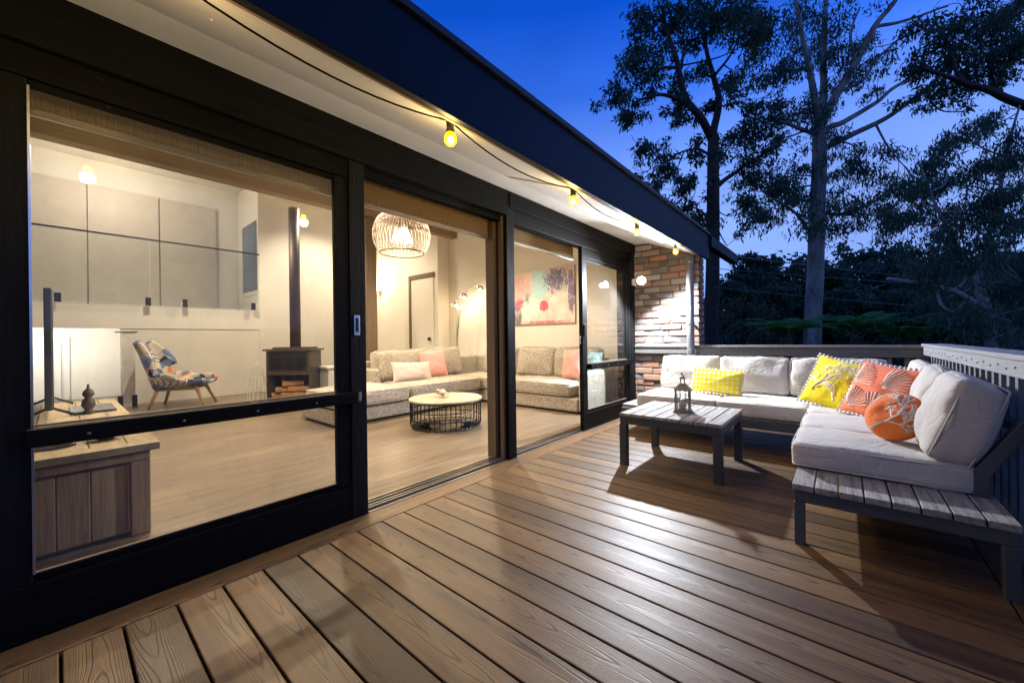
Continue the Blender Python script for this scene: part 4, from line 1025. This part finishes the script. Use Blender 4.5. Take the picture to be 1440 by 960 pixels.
# ------------------------------------------------------------------ vegetation
def leaves_mesh(name, mat, parent, centers, radii, counts, L, W, droop=.6, flat=.7, twig=None):
    V = []; F = 0
    allv = []
    for c, r, n in zip(centers, radii, counts):
        n = int(n)
        d = rng.normal(size=(n, 3)); d /= np.linalg.norm(d, axis=1, keepdims=True)
        rad = rng.random((n, 1)) ** .45
        # lumpy sub clusters
        k = max(3, n // 45); sub = rng.normal(size=(k, 3)) * .48; idx = rng.integers(0, k, n)
        p = sub[idx] * .95 + d * rad * .48
        p[:, 2] *= flat; p = p * r + np.array(c)
        ax = rng.normal(size=(n, 3)); ax[:, 2] -= droop * 2.2; ax /= np.linalg.norm(ax, axis=1, keepdims=True)
        sd = rng.normal(size=(n, 3)); sd -= ax * (sd * ax).sum(1, keepdims=True); sd /= np.linalg.norm(sd, axis=1, keepdims=True)
        l = L * (.6 + .8 * rng.random((n, 1))); w = W * (.6 + .8 * rng.random((n, 1)))
        bend = np.cross(ax, sd) * l * .12
        q = np.stack([p, p + ax * l * .45 + sd * w * .5 + bend, p + ax * l, p + ax * l * .45 - sd * w * .5 + bend], 1)
        allv.append(q.reshape(-1, 3))
    v = np.concatenate(allv) - np.array(org(parent)); nq = len(v) // 4
    me = bpy.data.meshes.new(name); me.vertices.add(len(v)); me.vertices.foreach_set('co', v.astype(np.float32).ravel())
    me.loops.add(nq * 4); me.polygons.add(nq)
    me.loops.foreach_set('vertex_index', np.arange(nq * 4, dtype=np.int32)); me.polygons.foreach_set('loop_start', np.arange(0, nq * 4, 4, dtype=np.int32))
    me.update(); me.validate(); me.materials.append(mat)
    o = bpy.data.objects.new(name, me); COL.objects.link(o); o.parent = parent
    return o
def bez(pts, n=10, jit=0., rn=random):
    """smooth polyline through points"""
    P = [Vector(p) for p in pts]; out = []
    for i in range(len(P) - 1):
        p0 = P[max(i - 1, 0)]; p1 = P[i]; p2 = P[i + 1]; p3 = P[min(i + 2, len(P) - 1)]
        for k in range(n):
            t = k / n
            q = .5 * ((2 * p1) + (p2 - p0) * t + (2 * p0 - 5 * p1 + 4 * p2 - p3) * t * t + (3 * p1 - p0 - 3 * p2 + p3) * t ** 3)
            if jit: q += Vector((rn.uniform(-jit, jit), rn.uniform(-jit, jit), rn.uniform(-jit, jit)))
            out.append(q)
    out.append(P[-1]); return out
def px_tree(name, label, cat, D, trunk, limbs, clumps, bark, leaf, leafL, leafW, dens, seed, group=None, droop=.6, dspread=1.6, flat=.75):
    """trunk/limbs: pixel polylines [(u,v,ddepth)], radius pixels; clumps: (u,v,rpx)"""
    rn = random.Random(seed); base = at(trunk[0][0][0], trunk[0][0][1], D)
    root = thing(name, label, cat, base, group)
    def P(q): return at(q[0], q[1], D + (q[2] if len(q) > 2 else 0))
    tm = MB(); nodes = []
    pts, ra, rb_ = trunk; pl = bez([P(q) for q in pts], 6); s = D / FPX
    rad = [(ra + (rb_ - ra) * i / (len(pl) - 1)) * s * (1 + .06 * mnoise.noise(Vector((i * .7, seed, 0)))) for i in range(len(pl))]
    rad[0] *= 1.25; tm.tube(pl, rad, 14); nodes += list(zip(pl[len(pl) // 2:], rad[len(pl) // 2:]))
    tm.build('trunk', bark, root, True)
    lm = MB()
    for pts, ra, rb_ in limbs:
        pl = bez([P(q) for q in pts], 6, .0); pl = [p + Vector((mnoise.noise(p * .8), mnoise.noise(p * .8 + Vector((9, 0, 0))), mnoise.noise(p * .8 + Vector((0, 9, 0))))) * .10 for p in pl]
        rad = [max(.008, (ra + (rb_ - ra) * i / (len(pl) - 1)) * s) for i in range(len(pl))]
        lm.tube(pl, rad, 8); nodes += list(zip(pl, rad))
    cs = []; rs = []; ns = []
    for u, v, rp in clumps:
        dd = rn.gauss(0, dspread * .5); c = at(u, v, D + dd); r_ = rp * s
        cs.append(tuple(c)); rs.append(r_); ns.append(dens * (rp / 30) ** 2)
        # twigs from nearest node
        nb, nr = min(nodes, key=lambda t: (t[0] - c).length)
        mid = nb.lerp(c, .5) + Vector((rn.uniform(-.2, .2), rn.uniform(-.2, .2), rn.uniform(-.3, .1)))
        pl = bez([nb, mid, c], 5); r0 = min(nr * .6, .045)
        lm.tube(pl, [r0 + (.010 - r0) * i / (len(pl) - 1) for i in range(len(pl))], 5)
        for k in range(5):
            e = c + Vector((rn.gauss(0, .6), rn.gauss(0, .6), rn.gauss(0, .5))) * r_
            lm.tube(bez([pl[-3], c.lerp(e, .4) + Vector((0, 0, .05)), e], 4), .008, 4, cap=False)
    lm.build('branches', bark, root, True)
    leaves_mesh('crown', leaf, root, cs, rs, ns, leafL, leafW, droop, flat)
    return root

rn = random.Random(20)
# left gum tree behind the roof end
cl = [(868,140,22),(885,128,26),(880,165,24),(905,152,22),(900,100,28),(935,100,26),(905,60,30),(940,30,34),(970,60,30),(985,20,36),(1020,30,40),(1050,20,36),(915,20,28),(955,120,20),(985,100,22),(960,150,18),(945,165,18),(975,160,20),(1035,110,24),(1048,145,24),(1015,140,18),(1058,60,30),(1080,30,32),
      (925,212,24),(938,240,26),(915,265,22),(905,245,18),(955,255,22),(940,290,22),(965,295,22),(990,215,20),(1030,205,30),(1060,180,28),(1075,215,26),(1050,250,24),(980,255,20),(1090,160,24),(1045,290,20),(1065,310,24),(1090,265,24),(985,285,18),(900,210,12),(960,325,16),(985,310,16)]
px_tree('gum_tree', 'dark forked gum tree rising just behind the far corner of the roof', 'tree', 13.,
        ([(1000, 560), (1000, 470), (1003, 390), (1005, 300), (1006, 230), (1007, 190)], 10.5, 7.0),
        [([(1007, 195), (990, 168, -.4), (970, 140, -.6), (960, 100, -.8), (948, 55, -.9), (935, 10, -1)], 6.0, 1.8), ([(1007, 195), (1012, 150, .3), (1010, 110, .5), (1000, 70, .6), (990, 20, .7)], 5.5, 1.8),
         ([(975, 148, -.5), (950, 138, -.9), (925, 135, -1.2), (895, 145, -1.4)], 3.4, 1.0), ([(958, 95, -.8), (935, 95, -1.), (910, 110, -1.2)], 2.4, .8), ([(963, 95, -.7), (970, 70, -.2), (985, 55, 0)], 2.2, .8),
         ([(1010, 110, .5), (995, 105, .8), (975, 115, 1.)], 2., .7), ([(1012, 105, .4), (1030, 80, .2), (1045, 50, 0)], 2.4, .8), ([(1005, 265), (1030, 250, .5), (1060, 228, .8), (1100, 205, 1.)], 4., 1.), ([(1005, 220), (985, 208, -.4), (960, 215, -.7), (940, 228, -.8)], 2., .8),
         ([(1006, 290), (1012, 320, .3), (1025, 345, .5)], 1.6, .6), ([(1004, 330), (990, 300, -.4), (970, 290, -.6)], 2., .7)],
        cl, M['bark_dark'], M['leaf_a'], .18, .058, 560, 1, 'gum trees beyond the deck')
# tall pale gum
cl = [(1105,45,34),(1140,20,34),(1180,30,34),(1100,100,30),(1125,75,28),(1165,85,26),(1195,75,26),(1130,150,26),(1110,165,26),(1095,190,24),(1150,165,24),(1185,120,26),(1215,95,28),(1235,120,22),(1210,65,24),(1175,205,26),(1140,190,24),(1160,60,28),(1245,75,20),(1080,80,28),(1070,110,26),(1080,140,22),
      (1060,250,30),(1075,275,30),(1100,250,30),(1120,280,32),(1095,300,30),(1160,290,32),(1180,260,26),(1195,300,28),(1215,235,26),(1240,255,28),(1265,215,26),(1285,245,26),(1225,285,28),(1255,290,26),(1130,235,24),(1205,215,22),(1050,305,24),(1135,310,30),(1170,325,28)]
px_tree('gum_tree', 'tall pale trunked gum tree standing in the middle beyond the back railing', 'tree', 16.,
        ([(1141, 520), (1143, 455), (1148, 380), (1151, 300), (1155, 240), (1156, 185)], 11.0, 8.2),
        [([(1156, 190), (1150, 150, -.3), (1146, 120, -.4), (1140, 80, -.6), (1130, 30, -.8), (1122, -20, -1)], 5.5, 1.6), ([(1157, 190), (1161, 140, .3), (1163, 80, .5), (1168, 10, .8), (1172, -40, 1)], 6., 2.),
         ([(1158, 180), (1180, 135, -.3), (1205, 90, -.6), (1235, 40, -.8), (1265, 0, -1), (1280, -30, -1.2)], 6., 2.), ([(1158, 190), (1190, 170, .5), (1235, 145, .9), (1270, 118, 1.2), (1300, 95, 1.4)], 4.4, 1.6), ([(1160, 210), (1200, 190, -.8), (1250, 165, -1.3), (1300, 130, -1.8), (1340, 95, -2.2)], 4.4, 1.6),
         ([(1153, 190), (1125, 183, -.4), (1100, 172, -.7), (1075, 165, -.9)], 3., 1.2), ([(1147, 95, -.5), (1125, 100, -.8), (1105, 92, -1)], 2.6, 1.), ([(1180, 130, -.3), (1215, 115, 0), (1250, 70, .4), (1300, 40, .8)], 2.8, 1.),
         ([(1205, 90, -.6), (1200, 50, -.8), (1215, 10, -1)], 2.4, 1.), ([(1150, 300), (1185, 300, .5), (1220, 288, .8), (1270, 255, 1)], 3., 1.), ([(1150, 330), (1120, 300, -.5), (1080, 270, -.8)], 2.6, 1.), ([(1235, 40, -.8), (1290, 25, -.6), (1340, 10, -.5)], 2.4, 1.)],
        cl, M['bark_pale'], M['leaf_b'], .21, .05, 500, 2, 'gum trees beyond the deck', droop=.9)
# branches reaching in from the right
cl = [(1290,100,26),(1310,75,28),(1335,95,30),(1360,70,30),(1390,40,34),(1420,20,36),(1435,60,30),(1400,90,28),(1340,50,26),(1300,30,24),(1365,110,28),(1330,125,24),(1390,125,22),(1310,140,20),(1290,135,18),(1425,100,24),(1360,20,28),(1410,55,28),(1440,10,34),(1465,50,36)]
px_tree('gum_tree', 'gum tree whose drooping boughs reach in from the top right', 'tree', 11.,
        ([(1560, 520), (1545, 350), (1520, 230), (1490, 180)], 14., 8.),
        [([(1490, 180), (1440, 148, -.3), (1400, 128, -.5), (1365, 118, -.6), (1330, 105, -.8), (1300, 90, -1)], 6., 1.5), ([(1365, 118, -.6), (1345, 80, -.4), (1330, 50, -.2), (1318, 10, 0)], 2.6, .8), ([(1490, 180), (1470, 100, .5), (1440, 50, .8), (1390, 15, 1.)], 5., 1.5), ([(1420, 138, -.4), (1400, 100, -.2), (1415, 60, 0)], 2.4, .8),
         ([(1330, 105, -.8), (1310, 130, -.8), (1325, 155, -.7), (1362, 160, -.6)], 1.5, .6)],
        cl, M['bark_dark'], M['leaf_a'], .16, .044, 520, 3, 'gum trees beyond the deck', droop=.7)
cl = [(1330,215,28),(1355,185,28),(1390,175,28),(1420,190,30),(1310,235,26),(1300,265,28),(1335,260,30),(1370,240,28),(1405,230,30),(1435,225,30),(1350,295,32),(1390,280,32),(1425,275,34),(1305,300,30),(1270,270,26),(1280,310,28),(1335,330,32),(1385,325,34),(1430,325,34),(1250,320,28),(1365,365,34),(1415,365,34),(1445,300,34),(1310,350,30),(1460,250,30),(1240,300,22),
      (1340,400,34),(1300,390,32),(1390,410,36),(1440,400,36),(1430,450,36),(1380,450,34),(1335,440,32),(1290,430,30),(1400,480,30),(1445,490,34)]
px_tree('gum_sapling', 'bushy gum with fine drooping leaves filling the right edge beyond the rail', 'tree', 9.,
        ([(1400, 640), (1395, 500), (1388, 440), (1375, 405)], 7., 5.),
        [([(1375, 405), (1390, 340, .3), (1410, 260, .5), (1425, 190, .6), (1432, 150, .7)], 3.6, 1.2), ([(1378, 410), (1340, 330, -.4), (1312, 275, -.6), (1295, 225, -.8)], 3., .9), ([(1385, 360), (1405, 300, .6), (1440, 250, .9)], 2.8, 1.), ([(1398, 440), (1380, 380, -.3), (1362, 365, -.3)], 2., .8),
         ([(1398, 440), (1360, 420, -.6), (1310, 400, -1.), (1250, 392, -1.3)], 4.5, 2.4), ([(1395, 480), (1415, 420, .4), (1440, 395, .5)], 3., 1.2)],
        cl, M['bark_pale'], M['leaf_b'], .14, .030, 560, 4, 'gum trees beyond the deck', droop=1.0, dspread=1.6)
# background trees
def bg_tree(u, v0, vtop, w, D, seed, leaf, lab):
    rn = random.Random(seed); s = D / FPX; base = at(u, v0, D); base.z = -2.2 + max(0, math.hypot(base.x, base.y) - 16) * .045
    root = thing('bush_tree', lab, 'tree', base, 'dark trees in the background')
    top = at(u, vtop, D); hgt = top.z - base.z; tm = MB()
    tm.tube(bez([base, base + Vector((.1, .1, hgt * .35)), base + Vector((-.1, .15, hgt * .8))], 5), [.16 - .011 * i for i in range(11)], 8).build('trunk', M['bark_dark'], root, True)
    cs = []; rs = []; ns = []; W = w * s / 2
    for k in range(26):
        h = rn.uniform(.12, .93); wid = W * (1 - .55 * max(0, h - .55) / .45) * (.7 + .3 * rn.random()); a = rn.uniform(0, 2 * PI)
        cs.append((base.x + math.cos(a) * wid * rn.uniform(.2, 1), base.y + math.sin(a) * wid * rn.uniform(.2, 1), base.z + hgt * h)); rs.append(W * rn.uniform(.28, .42)); ns.append(330)
    leaves_mesh('crown', leaf, root, cs, rs, ns, D * .014, D * .0065, .5, .8)
bgs = [(1060, 345, 110, 24), (1105, 352, 120, 30), (1030, 395, 80, 20), (1165, 358, 120, 26), (1215, 345, 130, 30), (1262, 352, 120, 24), (1310, 340, 130, 28), (1365, 350, 130, 24), (1425, 345, 140, 27), (1085, 400, 110, 18), (1195, 405, 110, 18), (1250, 410, 110, 17), (1330, 405, 120, 17), (1410, 400, 130, 16), (985, 410, 70, 22), (1480, 350, 150, 22), (1140, 420, 90, 19), (1000, 425, 60, 15)]
LABS = ['rounded dark bush tree left of the pale gum trunk', 'broad dark tree far behind the pale gum trunk', 'small dark bush beside the dark gum trunk', 'dark tree just right of the pale gum trunk', 'broad dark tree right of the pale gum beyond the ferns', 'dark tree behind the overhead wires above the fern fronds', 'wide dark tree behind the drooping sapling', 'dark tree behind the sapling near the right', 'broad dark tree at the far right of the bush', 'low dense bush in front of the taller trees left of the pale gum', 'low dense bush behind the tree ferns', 'low bush behind the right tree fern', 'low dark bush under the drooping sapling', 'low dark bush at the right edge above the rail', 'dark bush glimpsed beside the brick wall', 'dark tree cut by the right edge of the view', 'low bush at the foot of the pale gum', 'low leafy shrub between brick wall and dark gum trunk']
for k, (u, vt, w, D) in enumerate(bgs): bg_tree(u, 520, vt, w, D, 40 + k, M['leaf_c'] if k % 3 else M['leaf_a'], LABS[k])
# dry shrub
root = thing('dry_shrub', 'thin yellowing shrub growing beside the dark gum trunk', 'shrub', at(1040, 560, 10.), None)
mb = MB(); cs = []
for k in range(9):
    e = at(1015 + rn.uniform(0, 65), 410 + rn.uniform(0, 75), 10 + rn.uniform(-.6, .6)); mb.tube(bez([root.location, root.location.lerp(e, .5) + Vector((0, 0, .3)), e], 5), .012, 5); cs.append(tuple(e))
mb.build('stem', M['bark_dark'], root, True); leaves_mesh('foliage', M['leaf_dry'], root, cs, [.28] * 9, [60] * 9, .13, .05, .1, .9)
# tree ferns
def fern(c, n, L, seed, lab):
    rn = random.Random(seed); c = Vector(c)
    root = thing('tree_fern', lab, 'fern', (c.x, c.y, -2.3), 'tree ferns below the deck')
    MB().tube([(c.x, c.y, -2.3), (c.x + .05, c.y, c.z - .4), c], [.16, .13, .10], 10).build('trunk', M['bark_dark'], root, True)
    for k in range(n):
        a = 2 * PI * k / n + rn.uniform(-.12, .12); l = L * rn.uniform(.85, 1.1); rise = rn.uniform(.20, .42); fm = MB(); pts = []
        for i in range(22):
            t = i / 21; pts.append(c + Vector((math.cos(a) * l * t, math.sin(a) * l * t, l * (rise * math.sin(t * 2.1) * .9 - .28 * t ** 2.4))))
        fm.tube(pts, [.014 * (1 - .85 * i / 21) for i in range(22)], 5)
        side = Vector((-math.sin(a), math.cos(a), 0))
        vs = []; fs_ = []
        for i in range(2, 22):
            t = i / 21; w = .30 * L / 1.5 * math.sin(min(1, t * 1.25 + .1) * PI) ** .8 * (1 - t * .35)
            d = (pts[i] - pts[i - 1]).normalized(); st_ = (pts[i] - pts[i - 1]).length
            for sg in (-1, 1):
                for q in (0, .5):
                    b = pts[i] - d * st_ * q; tip = b + side * sg * w + d * w * .35 + Vector((0, 0, -.16 * w)); h_ = st_ * .26
                    m_ = b.lerp(tip, .5) + Vector((0, 0, .02)); o_ = len(vs)
                    vs += [b - d * h_ * .5, m_ - d * h_, tip, m_ + d * h_, b + d * h_ * .5]; fs_.append((o_, o_ + 1, o_ + 2, o_ + 3, o_ + 4))
        fm.add(vs, fs_); fm.build('frond', M['leaf_fern'], root)
fern(at(1105, 468, 8.6), 15, 1.35, 1, 'bright green tree fern with fronds spread left of the pale gum trunk')
fern(at(1205, 463, 9.5), 15, 1.5, 2, 'bright green tree fern with fronds spread right of the pale gum trunk')
fern(at(1280, 476, 9.0), 13, 1.2, 3, 'darker tree fern lower down near the corner of the rails')
# overhead wires
for k, (a, b, lab) in enumerate((((1036, 361, 6.0), (1500, 405, 22.), 'overhead cable leaving the end of the roof beam, highest of the three'), ((1000, 377, 10.), (1500, 408, 24.), 'overhead cable crossing the pale gum trunk, middle of the three'), ((1005, 404, 10.), (1500, 443, 24.), 'overhead cable crossing in front of the dark trees, lowest of the three'))):
    A, Bv = at(*a), at(*b); pts = []
    for t in np.linspace(0, 1, 24): p = A.lerp(Bv, t); p.z -= 4 * t * (1 - t) * .12; pts.append(p)
    o = MB().tube(pts, .010, 5).build('power_line', M['wire'], None, True, at=A); tag(o, lab, 'cable', 'overhead cables')

# ------------------------------------------------------------------ world
w = bpy.data.worlds.new('World'); sc.world = w; w.use_nodes = True; nt = w.node_tree; nt.nodes.clear()
out = nt.nodes.new('ShaderNodeOutputWorld'); bg = nt.nodes.new('ShaderNodeBackground')
tcw = nt.nodes.new('ShaderNodeTexCoord'); sx = nt.nodes.new('ShaderNodeSeparateXYZ'); nt.links.new(tcw.outputs['Generated'], sx.inputs[0])
rp = nt.nodes.new('ShaderNodeValToRGB'); nt.links.new(sx.outputs[2], rp.inputs[0])
stops = [(0., (.02, .03, .05)), (.03, (.095, .165, .40)), (.25, (.105, .175, .42)), (.40, (.062, .128, .40)), (.52, (.015, .070, .36)), (.64, (.0015, .038, .29)), (.78, (.004, .030, .17)), (1., (.004, .018, .08))]
while len(rp.color_ramp.elements) < len(stops): rp.color_ramp.elements.new(.5)
for e, (p, c) in zip(rp.color_ramp.elements, stops): e.position = p; e.color = (*c, 1)
dp_ = nt.nodes.new('ShaderNodeVectorMath'); dp_.operation = 'DOT_PRODUCT'; nt.links.new(tcw.outputs['Generated'], dp_.inputs[0]); dp_.inputs[1].default_value = Vector((.93, -.36, 0)).normalized()
mr = nt.nodes.new('ShaderNodeMapRange'); nt.links.new(dp_.outputs['Value'], mr.inputs[0]); mr.inputs[1].default_value = -.3; mr.inputs[2].default_value = .75; mr.inputs[3].default_value = .62; mr.inputs[4].default_value = 1.0
mu = nt.nodes.new('ShaderNodeMix'); mu.data_type = 'RGBA'; mu.blend_type = 'MULTIPLY'; mu.inputs[0].default_value = 1
nt.links.new(rp.outputs[0], mu.inputs[6]); nt.links.new(mr.outputs[0], mu.inputs[7])
nzw = nt.nodes.new('ShaderNodeTexNoise'); nzw.inputs['Scale'].default_value = 2.2; nzw.inputs['Detail'].default_value = 4; nzw.inputs['Distortion'].default_value = .6
mpw = nt.nodes.new('ShaderNodeMapping'); mpw.inputs['Scale'].default_value = (1, 1, 2.6); nt.links.new(tcw.outputs['Generated'], mpw.inputs[0]); nt.links.new(mpw.outputs[0], nzw.inputs['Vector'])
mrw = nt.nodes.new('ShaderNodeMapRange'); nt.links.new(nzw.outputs['Fac'], mrw.inputs[0]); mrw.inputs[1].default_value = .3; mrw.inputs[2].default_value = .7; mrw.inputs[3].default_value = .88; mrw.inputs[4].default_value = 1.12
mu2 = nt.nodes.new('ShaderNodeMix'); mu2.data_type = 'RGBA'; mu2.blend_type = 'MULTIPLY'; mu2.inputs[0].default_value = 1; nt.links.new(mu.outputs[2], mu2.inputs[6]); nt.links.new(mrw.outputs[0], mu2.inputs[7])
nt.links.new(mu2.outputs[2], bg.inputs[0]); bg.inputs[1].default_value = .86; nt.links.new(bg.outputs[0], out.inputs[0])

# ------------------------------------------------------------------ render settings
sc.view_settings.view_transform = 'Standard'; sc.view_settings.look = 'None'; sc.view_settings.exposure = 1.65; sc.view_settings.gamma = 1
c = sc.cycles if hasattr(sc, 'cycles') else None
sc.render.engine = 'CYCLES'
sc.cycles.use_denoising = True
sc.cycles.max_bounces = 8; sc.cycles.diffuse_bounces = 4; sc.cycles.glossy_bounces = 3; sc.cycles.transparent_max_bounces = 12; sc.cycles.transmission_bounces = 4
sc.cycles.caustics_reflective = False; sc.cycles.caustics_refractive = False; sc.cycles.sample_clamp_indirect = 6
sc.cycles.use_light_tree = True
